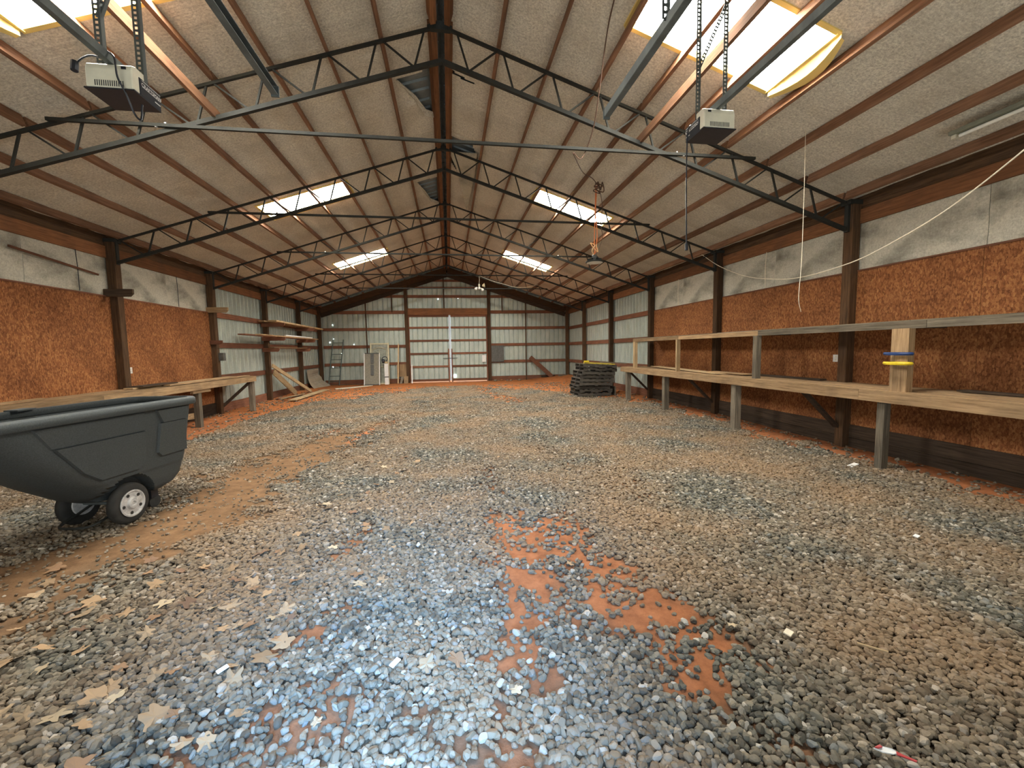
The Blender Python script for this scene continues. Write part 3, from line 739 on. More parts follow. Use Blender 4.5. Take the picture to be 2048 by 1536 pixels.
lumber('plank', (-5.50, 14.3, 2.60), (-5.50, 19.3, 2.58), .24, .05, 'pale', 'pale wide plank on the top brackets of the left wall rack')
lumber('plank', (-5.74, 14.1, 2.58), (-5.74, 18.2, 2.58), .16, .045, 'bench', 'brown plank behind the pale one on the top left wall brackets')
lumber('plank', (-5.36, 12.9, 2.11), (-5.30, 18.0, 2.11), .16, .035, 'bench', 'long thin plank on the middle brackets, reaching towards the camera')
lumber('plank', (-5.66, 12.6, 2.11), (-5.60, 17.9, 2.11), .20, .035, 'girt', 'brown plank against the wall on the middle left brackets')
lumber('plastic_pipe', (-5.28, 14.7, 2.15), (-5.28, 17.4, 2.15), .035, .035, 'pale', 'thin white pipe lying on the middle lumber rack', WHITE)
lumber('plank', (-5.60, 14.4, 1.755), (-5.60, 17.6, 1.755), .14, .035, 'bench', 'brown plank on the lowest brackets of the left wall rack')
# leaning and fallen boards by the left wall
lumber('plank', (-5.62, 14.4, 1.18), (-5.30, 17.0, .09), .04, .11, 'pale', 'pale plank leaning from the third left post down to the ground')
lumber('plank', (-5.78, 14.9, .95), (-5.60, 16.3, .08), .03, .20, 'pale', 'wide pale plank leaning behind the longer leaning one')
lumber('plank', (-5.05, 14.3, .045), (-4.95, 17.7, .075), .24, .03, 'pale', 'pale plank lying flat on the red clay near the third left post')
lumber('plank', (-5.66, 14.7, .055), (-5.30, 16.2, .07), .12, .03, 'girt', 'brown board lying on the clay against the third left post')
lumber('plank', (-5.42, 14.35, .10), (-5.20, 15.9, .10), .05, .03, 'pale', 'thin pale lath lying beside the third left post')
# bent sheet in the far left corner
tag(part('bent_sheet', MB().add([p for i in range(13) for p in ((-5.86+.02*math.sin(i)+.02*i*.0, 18.3+.0*i, 0) and (-5.84+.25*(1-i/12)**3, 18.35, .06+.80*i/12), (-5.84+.45*(1-i/12)**2.5+.03*math.sin(i*1.3), 20.05-.25*i/12, .06+.80*i/12))],
    [(2*i, 2*i+1, 2*i+3, 2*i+2) for i in range(12)]), mat_steel('dusty_bent_sheet', (.30, .25, .18), (.42, .36, .27), .4, .8, 0)), 'dusty bent metal sheet leaning in the far left corner', 'sheet metal')
def slope_board(name, a, b, w_, th, kind, label, cat='board', mat=None):
    a, b = Vector(a), Vector(b); d = b-a; ax = max(range(3), key=lambda i: abs(d[i]))
    return tag(part(name, MB().beam(a, b, w_, th, (0, 1, 0)), mat or wood(kind, ax)), label, cat)
slope_board('plank', (3.98, 20.28, 1.17), (4.98, 19.9, .20), .20, .05, 'girt', 'brown plank leaning on the gable wall right of the double doors')
slope_board('stick', (-2.32, 20.22, 1.92), (-2.38, 20.0, .06), .05, .03, 'pale', 'tall pale stick leaning on the gable wall left of the doors')
slope_board('white_pipe', (-1.74, 20.20, .92), (-1.74, 20.05, .05), .05, .05, 'pale', 'short white pipe standing by the left door post', 'pipe', WHITE)
slope_board('offcut', (-2.02, 20.18, .38), (-2.02, 20.0, .05), .20, .03, 'bench', 'small upright board leaning against the left door post')
slope_board('offcut', (-2.18, 20.22, .36), (-2.26, 20.0, .05), .11, .03, 'grey', 'small grey offcut leaning left of the upright board')
slope_board('plywood_piece', (-2.20, 20.34, .95), (-2.20, 20.32, .36), .50, .012, 'bench', 'square plywood piece fixed to the gable wall left of the doors', 'plywood')
slope_board('plank', (5.3, 19.9, .24), (5.75, 19.9, .24), .08, .04, 'grey', 'grey board lying in the far right corner')
slope_board('plank', (4.5, 20.15, .21), (5.2, 20.15, .21), .10, .05, 'dark', 'dark board lying under the leaning brown plank')
# rubble of bricks and stones by the right door post
rb = random.Random(5)
for i in range(9):
    x_, y_ = 2.15+rb.random()*1.3, 19.75+rb.random()*.35; g = float(gz(x_, y_)); s = .04+.05*rb.random()
    o = part('rubble_stone', MB().lathe((x_, y_, g-.01), (0, 0, 1), [(s*.8, 0), (s*1.1, s*.5), (s*.6, s)], 6), STONE if i % 3 else wood('beam', 0))
    tag(o, 'small lump of rubble on the clay right of the double doors', 'stone', 'rubble by the right door post')
# metal rung section / scaffold leaning at the gable wall
ld = root('ladder', (-5.15, 20.15, 0), 'narrow grey metal ladder frame leaning on the far left of the gable wall', 'ladder')
L0, L1 = Vector((-5.48, 20.05, .06)), Vector((-5.26, 20.33, 2.15)); R0, R1 = L0+Vector((.46, 0, 0)), L1+Vector((.46, 0, 0))
GRN = plain('grey_green_tube', (.08, .11, .10), .5, .3)
for a, b in ((L0, L1), (R0, R1)): part('rail', MB().tube([a, b], .022, 8), GRN, ld)
for t in (.08, .20, .38, .56, .68, .93): part('rung', MB().tube([L0.lerp(L1, t), R0.lerp(R1, t)], .016, 6), GRN, ld)
# door screen, old door frame and white post
def lean(name, x0, x1, yb, yt, z0, z1):  # local frame of a leaning panel
    return lambda u, h, d=0: Vector((x0+(x1-x0)*u, yb+(yt-yb)*h-d, z0+(z1-z0)*h))
at1 = lean('s', -3.83, -3.12, 19.55, 19.85, .06, 1.52)
s_ = root('screen_door', (-3.5, 19.7, 0), 'dark mesh screen panel with pale aluminium side rails leaning by the gable wall', 'screen')
def bar(par, nm, f, a, b, w_, th, mat): part(nm, MB().beam(f(*a), f(*b), w_, th, (0, 1, 0)), mat, par)
part('mesh_panel', MB().add([at1(.04, .01), at1(.96, .01), at1(.96, .99), at1(.04, .99)]+[at1(.04, .01, -.012), at1(.96, .01, -.012), at1(.96, .99, -.012), at1(.04, .99, -.012)], [(0, 1, 2, 3), (4, 7, 6, 5), (0, 3, 7, 4), (1, 5, 6, 2), (2, 6, 7, 3), (0, 4, 5, 1)]), GREEND, s_)
for u in (.03, .97): bar(s_, 'side_rail', at1, (u, 0, .01), (u, 1, .01), .035, .03, WHITE)
for h in (.015, .985): bar(s_, 'cross_rail', at1, (.03, h, .01), (.97, h, .01), .03, .03, GALV)
for (a, b) in (((.42, .30), (.62, .63)), ((.42, .66), (.62, .97))):
    part('inner_panel', MB().beam(at1((a[0]+b[0])/2, a[1], .02), at1((a[0]+b[0])/2, b[1], .02), .14, .01, (0, 1, 0)), GREYBOX, s_)
at2 = lean('f', -3.62, -2.76, 19.98, 20.3, .05, 1.97)
FRM = plain('cream_door_frame', (.62, .56, .36), .6)
d_ = root('old_door', (-3.2, 20.1, 0), 'old glazed door with cream frame and arched panel leaning behind the screen', 'door')
part('door_panel', MB().add([at2(.08, .03), at2(.92, .03), at2(.92, .97), at2(.08, .97)], [(0, 1, 2, 3)]), plain('grey_green_glazing', (.26, .27, .21), .4, 0, .3, 10), d_)
for u in (.04, .96): bar(d_, 'frame_rail', at2, (u, 0, .01), (u, 1, .01), .065, .04, FRM)
for h in (.02, .98): bar(d_, 'frame_rail', at2, (.0, h, .01), (1, h, .01), .06, .04, FRM)
part('arch_moulding', MB().tube([at2(.14+.72*t, .84+.05*math.sin(math.pi*t), .03) for t in [i/10 for i in range(11)]], .012, 5), FRM, d_)
for u in (.14, .5, .86): part('glazing_bar', MB().tube([at2(u, .08, .02), at2(u, .84, .02)], .010, 5), FRM, d_)
part('glazing_bar', MB().tube([at2(.14, .42, .02), at2(.86, .42, .02)], .012, 5), FRM, d_)
wp = root('white_column', (-2.86, 19.85, 0), 'short white boxed column with a black band standing against the old door', 'column')
part('shaft', B((-2.86, 19.86, .53), (.17, .10, .96)), WHITE, wp); part('band', B((-2.86, 19.855, .40), (.18, .105, .035)), BLKP, wp)
tr = root('chainsaw_tool', (-2.92, 19.80, 1.0), 'dark power tool sitting on top of the white column', 'power tool')
part('body', MB().lathe((-2.98, 19.82, 1.13), (1, .1, .2), [(.05, -.07), (.09, -.04), (.085, .05), (.04, .08)], 10), BLKP, tr)
part('handle', MB().tube(catmull([(-3.05, 19.82, 1.16), (-3.0, 19.82, 1.30), (-2.86, 19.82, 1.33), (-2.80, 19.82, 1.22), (-2.86, 19.82, 1.1)], 5), .018, 6), BLKP, tr)
part('cover', B((-2.85, 19.82, 1.07), (.12, .08, .08)), plain('tan_casing', (.5, .38, .2), .6), tr)
# breaker box
bp = root('breaker_box', (2.36, 20.34, 1.36), 'dark grey electrical box on the gable wall just right of the doors', 'electrical box')
part('box_body', B((2.36, 20.33, 1.365), (.62, .10, .80)), GREYBOX, bp, bev=.01)
for xx in (2.21, 2.51): part('box_door', B((xx, 20.275, 1.37), (.29, .012, .74)), GREYBOX, bp, bev=.004)
# small white litter on the clay
slab('plastic_strip', [(-4.62, 17.9), (-3.9, 18.5), (-3.4, 19.3), (-3.65, 19.35), (-4.2, 18.75), (-4.75, 18.25)], .05, .02, WIRE, 'pale plastic sheeting lying on the clay in front of the ladder', 'plastic sheet')

# ================================================================== PALLETS
def pallet(name, loc, rz, zt, nd, L_=1.10, W_=1.02, tiltx=0, tilty=0):
    """stringers run along local x"""
    r = root(name, loc, 'x', 'pallet', 'stack of old pallets'); r.rotation_euler = (tiltx, tilty, rz)
    def loc_part(nm, c, d, kind, ax):
        me_ = mesh(nm, [Vector((i*d[0]/2, j*d[1]/2, k*d[2]/2)) for k in (-1, 1) for j in (-1, 1) for i in (-1, 1)], [(0, 2, 3, 1), (4, 5, 7, 6), (0, 1, 5, 4), (2, 6, 7, 3), (0, 4, 6, 2), (1, 3, 7, 5)], wood(kind, ax))
        o = bpy.data.objects.new(nm, me_); o.location = c; C.objects.link(o); o.parent = r
    h = zt
    for j in (-1, 0, 1):
        y_ = j*(W_/2-.02)
        # stringer with two fork notches
        xs_ = [-L_/2, -L_/2+.16, -L_/2+.38, L_/2-.38, L_/2-.16, L_/2]; zb_, zn = .018, (.05 if nd == 7 else .018)
        poly = [(xs_[0], y_, zb_), (xs_[1], y_, zb_), (xs_[1], y_, zn), (xs_[2], y_, zn), (xs_[2], y_, zb_), (xs_[3], y_, zb_), (xs_[3], y_, zn), (xs_[4], y_, zn), (xs_[4], y_, zb_), (xs_[5], y_, zb_), (xs_[5], y_, h-.018), (xs_[0], y_, h-.018)]
        mb = MB(); 
        for a, b, zz in ((0, 1, zb_), (1, 2, zn), (2, 3, zb_), (3, 4, zn), (4, 5, zb_)): mb.box(((xs_[a]+xs_[b])/2, y_, (zz+h-.018)/2), (xs_[b]-xs_[a], .038, h-.018-zz))
        o = bpy.data.objects.new('stringer', mesh('stringer', mb.V, mb.F, wood('pallet', 0))); C.objects.link(o); o.parent = r
    for i in range(nd):
        x_ = -L_/2+.05+(L_-.1)*i/(nd-1); loc_part('deck_board', (x_, 0, h-.009), (.085, W_, .017), 'pallet', 1)
    for x_ in (-L_/2+.05, 0, L_/2-.05): loc_part('bottom_board', (x_, 0, .009), (.085, W_, .017), 'pallet', 1)
    return r
names_p = ['bottom grey pallet of the stack beside the right workbench', 'second pallet from the bottom of the stack by the right workbench', 'third pallet from the bottom of the grey pallet stack',
           'fourth pallet from the bottom, its end jutting left', 'fifth pallet from the bottom of the grey pallet stack', 'fourth pallet from the top of the grey stack', 'third pallet from the top, pushed to the right',
           'second pallet from the top of the grey stack', 'topmost grey pallet, under the yellow boards']
offs = [(0, 0), (.03, 0), (-.02, .03), (.02, -.04), (.05, -.02), (.10, .03), (.12, .01), (.20, .02), (.18, -.02)]
zc = float(gz(4.6, 13.2))+.005
for i, (dx, dy) in enumerate(offs):
    p = pallet('pallet', (4.62+dx, 13.28+dy, zc), -.02+.035*math.sin(i*2.3), .112, 7 if i in (1, 7, 8) else 6, tilty=.007*i)
    p['label'] = names_p[i]; zc += .1135
for i, (a, b, w_, k_, lbx) in enumerate((((4.30, 12.95, zc+.05), (5.30, 12.86, zc-.012), .14, TARP, 'yellow board on top of the pallet stack, front one'), ((4.45, 13.4, zc+.055), (5.35, 13.25, zc-.01), .12, TARP, 'yellow board on top of the pallet stack, back one'),
        ((4.9, 13.1, zc+.06), (5.72, 12.9, zc+.01), .12, None, 'grey plank lying over the yellow boards towards the wall'))):
    tag(part('top_board', MB().beam(a, b, w_, .03), k_ or wood('grey', 0)), lbx, 'board')
tag(part('yellow_block', B((4.36, 12.86, zc+.10), (.16, .08, .05)), YEL, bev=.01), 'bright yellow block on the near left corner of the pallet stack', 'block')
slope_board('plank', (5.35, 12.9, .14), (5.4, 13.9, .14), .3, .04, 'grey', 'grey boards on the ground between pallets and wall')

# ================================================================== TILT TRUCK CART
th = math.radians(10)
cart = root('tilt_cart', (-3.09, 5.06, 0), 'large charcoal plastic tilt cart with two pale-hubbed wheels, on the left', 'cart')
hx, nx_v = Vector((-math.sin(th), -math.cos(th), 0)), Vector((math.cos(th), -math.sin(th), 0))   # towards the front, towards the camera side
def cl(t, s, z): return Vector((-3.09, 5.06, 0))+hx*t+nx_v*s+Vector((0, 0, z))
LAY = [(.215, .33, .74, .235), (.26, .22, .95, .27), (.33, .15, 1.08, .285), (.50, .10, 1.32, .30), (.66, .07, 1.52, .312), (.82, .05, 1.71, .322), (.96, .03, 1.88, .332), (1.045, .02, 2.00, .34)]
def plan(tr_, tf, hw, rr=.10, rf=.26, n=7, ns=110):
    """closed outline, list of (t, s), starting rear near-side; constant count"""
    o = []
    def arc(ct, cs, r, a0, a1):
        for i in range(n): a = a0+(a1-a0)*i/(n-1); o.append((ct+r*math.cos(a), cs+r*math.sin(a)))
    pi = math.pi
    arc(tr_+rr, hw-rr, rr, pi, pi/2)
    for i in range(1, ns): o.append((tr_+rr+(tf-rf-tr_-rr)*i/ns, hw))
    arc(tf-rf, hw-rf, rf, pi/2, 0)
    arc(tf-rf, -(hw-rf), rf, 0, -pi/2)
    for i in range(1, ns): o.append((tf-rf+(tr_+rr-tf+rf)*i/ns, -hw))
    arc(tr_+rr, -(hw-rr), rr, -pi/2, -pi)
    return o
def tub():
    V = []; Fc = []; zs = []
    lay = []
    for (a, b) in zip(LAY[:-1], LAY[1:]):
        k = max(2, round((b[0]-a[0])/.016))
        for i in range(k): lay.append(tuple(a[j]+(b[j]-a[j])*i/k for j in range(4)))
    lay.append(LAY[-1]); m_ = None
    AT, AZ = .76, .19
    def pt(t, s, z):
        # wheel arch pressed into the side
        d = math.hypot((t-AT), (z-AZ)*1.0)
        if d < .262 and abs(s) > .12: s = math.copysign(max(abs(s)-.13*min(1, (.262-d)/.012), .10), s)
        # vertical channel and raised rear corner panel
        if abs(s) > .2 and z < 1.02 and d >= .262:
            e = .43-.10*0
            pass
            if z < .44 and t < 1.3: s = math.copysign(abs(s)-.006, s)
        return cl(t, s, z)
    outs = []
    for (z, a, b, hw) in lay:
        pl = plan(a, b, hw); m_ = len(pl); zz = [z+(.11*ss(1.3, 2.0, np.array(t))*0 if True else 0) for t, s in pl]
        V += [pt(t, s, z) for t, s in pl]
    nl = len(lay)
    for k in range(nl-1):
        for i in range(m_): j = (i+1) % m_; Fc.append((k*m_+i, k*m_+j, (k+1)*m_+j, (k+1)*m_+i))
    Fc.append(tuple(range(m_))[::-1])
    # inner skin
    base = len(V)
    for (z, a, b, hw) in reversed(lay):
        V += [cl(t, s, max(z, .30)) for t, s in plan(a+.02, b-.02, hw-.02-(.10 if z < .45 else 0))]
    for i in range(m_): j = (i+1) % m_; Fc.append(((nl-1)*m_+i, (nl-1)*m_+j, base+j, base+i))
    for k in range(nl-1):
        for i in range(m_): j = (i+1) % m_; Fc.append((base+k*m_+i, base+k*m_+j, base+(k+1)*m_+j, base+(k+1)*m_+i))
    Fc.append(tuple(base+(nl-1)*m_+i for i in range(m_)))
    return MB().add(V, Fc)
part('tub', tub(), PLAST, cart, smooth=True, sharp=32)
# rolled rim
def rim():
    V = []; Fc = []; prof = [(.0, 1.04), (.045, 1.035), (.055, 1.05), (.052, 1.095), (.035, 1.11), (-.012, 1.112), (-.018, 1.06)]
    m_ = None
    for off, z in prof:
        pl = plan(.02-off, 2.0+off, .34+off, rr=.10+off, rf=.26+off); m_ = len(pl)
        V += [cl(t, s, z) for t, s in pl]
    k = len(prof)
    for a in range(k):
        b = (a+1) % k
        for i in range(m_): j = (i+1) % m_; Fc.append((a*m_+i, a*m_+j, b*m_+j, b*m_+i))
    return MB().add(V, Fc)
part('rim', rim(), PLAST, cart, smooth=True, sharp=50)
# raised panels moulded on the near and far sides
for s in (1, -1):
    def hw_at(z): 
        for a, b in zip(LAY[:-1], LAY[1:]):
            if a[0] <= z <= b[0]: return a[3]+(b[3]-a[3])*(z-a[0])/(b[0]-a[0])
        return LAY[-1][3]
    def pan(nm, pts, d=.020):
        P_ = [cl(t, s*(hw_at(z)+.0), z) for t, z in pts]; Q_ = [cl(t+(.010 if t in (min(q[0] for q in pts), .62, .68) else -.010), s*(hw_at(z)+d), z) for t, z in pts]; n = len(pts)
        part(nm, MB().add(P_+Q_, [tuple(range(n, 2*n))]+[(i, (i+1) % n, n+(i+1) % n, n+i) for i in range(n)]), PLAST, cart)
    pan('side_panel', [(.62, .56), (.68, .50), (1.06, .50), (1.20, .60), (1.40, .84), (.62, .84)])
    pan('side_panel', [(.62, .85), (1.42, .85), (1.54, 1.02), (.62, 1.02)], .010)
    pan('corner_panel', [(.16, .56), (.46, .56), (.50, .60), (.47, .885), (.15, .885)]); pan('corner_panel', [(.14, .89), (.44, .89), (.51, 1.02), (.13, 1.02)], .020)
# a label-sized step inside the rim and the far lip block
part('rim_pad', MB().box(cl(1.05, -.335, 1.116), (.10, .16, .012)), PLAST, cart)
wsd = []
for s in (1, -1):
    wc = cl(.76, s*.235, .19); ax = nx_v*s
    wh = part('wheel', MB().lathe(wc, ax, [(.125, -.038), (.165, -.04), (.183, -.028), (.19, -.010), (.19, .010), (.183, .028), (.165, .04), (.125, .038)], 36), RUBBER, cart, smooth=True, sharp=45)
    part('hub', MB().lathe(wc, ax, [(.10, -.05), (.120, .037), (.124, .048), (.112, .050), (.100, .040), (.058, .041), (.045, .056), (.022, .058), (.014, .048)], 32), HUB, wh, smooth=True, sharp=30)
    for q in range(5):
        a_ = q*2*math.pi/5; e1 = ax.orthogonal().normalized(); e2 = ax.cross(e1); c_ = wc+ax*.041+(e1*math.cos(a_)+e2*math.sin(a_))*.087
        part('hub_recess', MB().lathe(c_, ax, [(.015, -.001), (.015, .002)], 10), RUBBER, wh)
part('axle', MB().tube([cl(.76, -.26, .19), cl(.76, .26, .19)], .016, 8), GALV, cart)
part('under_frame', MB().tube(catmull([cl(.62, .16, .20), cl(.85, .16, .12), cl(1.02, .14, .08), cl(1.07, 0, .08), cl(1.02, -.14, .08), cl(.85, -.16, .12), cl(.62, -.16, .20)], 6), .011, 6), BLACK, cart)
cs = part('caster', MB().lathe(cl(.36, .10, .065), nx_v, [(.03, -.025), (.065, -.022), (.065, .022), (.03, .025)], 20), RUBBER, cart, smooth=True)
part('caster_fork', MB().box(cl(.38, .10, .16), (.07, .10, .10)), BLKP, cart)

# ================================================================== DOOR OPENERS
def perf_angle(par, a, b, n_=None, w_=.032, face=(0, -1, 0)):
    """perforated steel angle: two edge strips and the bridges between the holes"""
    a, b = Vector(a), Vector(b); d = (b-a); L_ = d.length; d.normalize(); f = Vector(face); sd = d.cross(f).normalized(); f = sd.cross(d).normalized(); mb = MB()
    for q in (-1, 1): mb.beam(a+sd*q*w_*.36, b+sd*q*w_*.36, w_*.28, .003, f)
    n_ = max(2, int(L_/.032))
    for i in range(n_+1): p = a+d*L_*i/n_; mb.beam(p-d*.007, p+d*.007, w_*.5, .003, f)
    mb.beam(a+sd*w_*.5-f*w_*.4, b+sd*w_*.5-f*w_*.4, .003, w_*.8, f)
    return part('hanger_strut', mb, GALV, par)
def opener(x0, x1, y0, z0, side, label):
    """x0..x1 across, y0 near face, z0 bottom; side = x side that carries the print"""
    xc = (x0+x1)/2; W_ = x1-x0; D_ = .21; H_ = .135
    r = root('door_opener', (xc, y0+.15, z0), label, 'door opener')
    ch = part('chassis', B((xc, y0+.06+D_/2, z0+.06), (W_+.02, D_, .12)), BLKP, r, bev=.006)
    part('base_plate', B((xc, y0+.02+D_/2, z0-.004), (W_+.03, D_+.05, .008)), BLKP, r)
    # lamp cover: box with rounded top, open grille at the foot
    pr = [(0, 0), (0, .115), (.012, .148), (.04, .160), (.12, .160), (.12, 0)]
    ln = part('lamp_cover', MB().prism([(x0-.005, y0+a, z0+.006+h) for a, h in pr], (W_+.01, 0, 0)), CREAM, r, bev=.006)
    for i in range(14): part('vent_slot', B((x0+.05+(W_-.10)*i/13, y0-.001, z0+.03), (.004, .003, .035)), BLKP, ln)
    part('vent_hole', B((x1-.04 if side > 0 else x0+.04, y0-.001, z0+.13), (.028, .003, .016)), BLKP, ln)
    xs_ = x1+.012 if side > 0 else x0-.012
    for zz, hh, ya, yb_ in ((.105, .003, .08, .26), (.066, .003, .08, .26), (.036, .006, .20, .255)): part('printed_line', B((xs_, y0+(ya+yb_)/2, z0+zz), (.001, yb_-ya, hh)), WHITE, ch)
    cu = bpy.data.curves.new('lettering', 'FONT'); cu.body = 'CRAFTSMAN'; cu.size = .034; cu.extrude = .0004; cu.align_x = 'CENTER'; cu.materials.append(WHITE)
    tmp = bpy.data.objects.new('tmp', cu); C.objects.link(tmp); lm = bpy.data.meshes.new_from_object(tmp.evaluated_get(bpy.context.evaluated_depsgraph_get())); bpy.data.objects.remove(tmp); lm.materials.clear(); lm.materials.append(WHITE)
    to = bpy.data.objects.new('lettering', lm); C.objects.link(to); to.parent = ch
    to.location = (xs_+(.0006 if side > 0 else -.0006)-xc-0, .005, .0+.008); to.rotation_euler = (math.pi/2, 0, math.pi/2 if side > 0 else -math.pi/2)
    # rail towards the door
    part('rail', MB().beam((xc-.0, y0+.12, z0+.19), (xc, -.30, z0+.19), .04, .055), GALV, r)
    # hangers to the roof
    for xx, yy in ((x0+.01, y0+.12), (x1-.06 if side > 0 else x1+.04, y0+.19)):
        perf_angle(r, (xx, yy, z0+.10), (xx, yy, ins_z(xx)-.06), w_=.042)
    perf_angle(r, (x0+.01, y0+.13, z0+.52), (x1-.06 if side > 0 else x1+.04, y0+.19, z0+1.12), w_=.030)
    return r
o1 = opener(-2.25, -1.99, 3.20, 3.285, 1, 'ceiling-hung door opener with a cream lamp cover, on the left')
o2 = opener(2.135, 2.40, 3.30, 3.345, -1, 'ceiling-hung door opener with a cream lamp cover, on the right')
part('power_cord', MB().tube(catmull([(-2.12, 3.30, 3.46), (-2.14, 3.22, 3.52), (-2.06, 3.17, 3.46), (-2.05, 3.17, 3.34), (-2.03, 3.20, 3.26), (-2.02, 3.25, 3.16), (-1.99, 3.26, 3.13), (-1.97, 3.25, 3.22)], 6), .006, 6), BLKP, o1)
part('power_cord', MB().tube(catmull([(-2.12, 3.30, 3.47), (-2.22, 3.24, 3.50), (-2.28, 3.2, 3.44), (-2.29, 3.18, 3.36)], 6), .006, 6), BLKP, o1)
part('plug', MB().tube([(-2.29, 3.18, 3.42), (-2.29, 3.17, 3.36)], .02, 8), BLKP, o1)
part('power_cord', MB().tube(catmull([(2.20, 3.50, 3.46), (2.12, 3.50, 3.45), (2.10, 3.50, 3.3), (2.10, 3.50, 2.9), (2.11, 3.5, 2.45)], 6), .006, 6), BLKP, o2)
part('plug', MB().tube([(2.11, 3.5, 2.46), (2.11, 3.5, 2.40)], .014, 8), BLKP, o2)
# long joists on the bottom chord that the openers hang from
for sg, lb1 in ((-1, 'orange-lit timber joist running from the first truss towards the camera, left side'), (1, 'orange-lit timber joist running from the first truss towards the camera, right side')):
    x_ = XM+2.57*sg; tag(part('joist', MB().beam((x_, -.30, 4.36), (x_, 5.50, 4.29), .04, .10), wood('purlin', 1)), lb1, 'joist')
# horizontal tracks of the two vehicle doors
for x_, lb1 in ((-1.0, 'steel door track hanging left of the ridge, its end nearest the left opener'), (1.08, 'steel door track hanging right of the ridge, its end nearest the right opener')):
    r = root('door_track', (x_, 2.8, 3.15), lb1, 'door track')
    mb = MB(); a, b = Vector((x_, 2.80, 3.12)), Vector((x_, -.30, 3.08))
    mb.beam(a, b, .004, .05).beam(a+Vector((.018, 0, .025)), b+Vector((.018, 0, .025)), .036, .004).beam(a+Vector((.018, 0, -.025)), b+Vector((.018, 0, -.025)), .036, .004)
    part('channel', mb, GALV, r)
    part('end_stop', B((x_+.018, 2.81, 3.115), (.045, .012, .06)), GALV, r)
    perf_angle(r, (x_, 2.0, 3.12), (x_, 2.0, ins_z(x_)-.06), w_=.04)

# ================================================================== LAMPS AND WIRES
ul = root('disc_lamp', (2.78, 7.71, 3.17), 'round disc lamp hanging on orange cord below the right roof slope', 'lamp')
c = Vector((2.78, 7.71, 3.16))
part('rim', MB().lathe(c, (0, 0, 1), [(.155, 0), (.168, .006), (.165, .028), (.10, .045), (.08, .05)], 36), BLACK, ul, smooth=True)
part('diffuser', MB().lathe(c+Vector((0, 0, -.006)), (0, 0, 1), [(.13, 0), (.15, .004), (.152, .007)], 36), TUBE, ul, smooth=True)
for i in range(10): a_ = 2*math.pi*i/10; part('cooling_fin', MB().beam(c+Vector((.04*math.cos(a_), .04*math.sin(a_), .07)), c+Vector((.13*math.cos(a_), .13*math.sin(a_), .05)), .004, .045), BLACK, ul)
part('driver', MB().lathe(c+Vector((0, 0, .05)), (0, 0, 1), [(.05, 0), (.05, .08), (.03, .10)], 16), GREYBOX, ul)
zt = ins_z(2.84)-.12
part('hanging_cord', MB().tube(catmull([(2.78, 7.71, 3.30), (2.775, 7.71, 3.6), (2.79, 7.71, 4.0), (2.80, 7.71, zt)], 6), .008, 6), ORCORD, ul)
part('hanging_cord', MB().tube(catmull([(2.80, 7.71, 3.34), (2.83, 7.71, 3.7), (2.80, 7.71, 4.1), (2.83, 7.71, zt)], 6), .008, 6), ORCORD, ul)
part('cord_bundle', MB().tube(catmull([(2.77, 7.71, 3.30), (2.72, 7.69, 3.38), (2.78, 7.70, 3.48), (2.70, 7.70, 3.52), (2.75, 7.7, 3.44), (2.84, 7.7, 3.36), (2.80, 7.7, 3.50)], 6), .010, 6), plain('pale_orange_flex', (.75, .45, .22), .6), ul)
kc = Vector((2.85, 7.66, ins_z(2.85)-.16)); rk = random.Random(3)
pts = [kc+Vector((rk.uniform(-.10, .10), rk.uniform(-.04, .04), rk.uniform(-.13, .10))) for _ in range(16)]
cab = root('extension_cord', (1.7, 4.1, 4.9), 'thin brown cord looping below the ridge to a knot on a purlin', 'cord')
zr = ins_z(1.72)-.05
part('flex', MB().tube(catmull([(1.72, 4.16, zr), tuple(atY(1215, 60, 4.6)), tuple(atY(1200, 170, 4.9)), tuple(atY(1188, 250, 5.2)), tuple(atY(1172, 300, 5.4)), tuple(atY(1160, 318, 5.38)), tuple(atY(1147, 305, 5.38)), tuple(atY(1150, 315, 5.5)), tuple(atY(1166, 345, 6.6)), tuple(atY(1185, 357, 7.4)), tuple(kc)], 6), .007, 6), CORD, cab)
part('cord_knot', MB().tube(catmull(pts, 5), .010, 6), CORD, cab)
part('flex', MB().tube(catmull([tuple(kc), (2.92, 7.68, 4.2), (2.90, 7.7, 3.9), (2.93, 7.7, 3.62), (2.86, 7.71, 3.42), (2.80, 7.71, 3.3)], 6), .006, 6), CORD, cab)
# bulb cluster
bz = zb(1.33)-.02
bc = root('bulb_cluster', (1.33, 17.55, 4.15), 'cluster of bare bulbs hanging from the farthest truss', 'lamp')
part('flex', MB().tube([(1.34, 17.6, bz), (1.35, 17.58, 4.45), (1.33, 17.55, 4.28)], .010, 6), WIRE, bc)
part('socket', MB().lathe((1.33, 17.55, 4.20), (0, 0, 1), [(.03, 0), (.045, .03), (.03, .09)], 10), CREAM, bc)
for dx, dz in ((-.10, -.06), (.10, -.10), (.0, -.02)):
    part('bulb', MB().lathe((1.33+dx, 17.55, 4.20+dz), (dx, 0, -.12), [(.02, -.03), (.03, 0), (.06, .05), (.055, .09), (.02, .115)], 12), TUBE, bc, smooth=True)
part('reflector', MB().lathe((1.46, 17.55, 4.22), (1, 0, .2), [(.03, 0), (.09, .10), (.092, .10), (.032, 0)], 14), FRM, bc)
tag(part('lamp_cable', MB().tube(catmull([(1.34, 17.6, bz+.02), tuple(atY(985, 562, 17.6)), tuple(atY(1010, 569, 17.6)), tuple(atY(1028, 574, 17.6)), tuple(atY(1050, 575, 17.6)), tuple(atY(1073, 570, 17.6)), tuple(atY(1093, 563, 17.6))], 6), .012, 6), WIRE), 'pale cable sagging along the farthest truss right of the bulbs', 'cable')
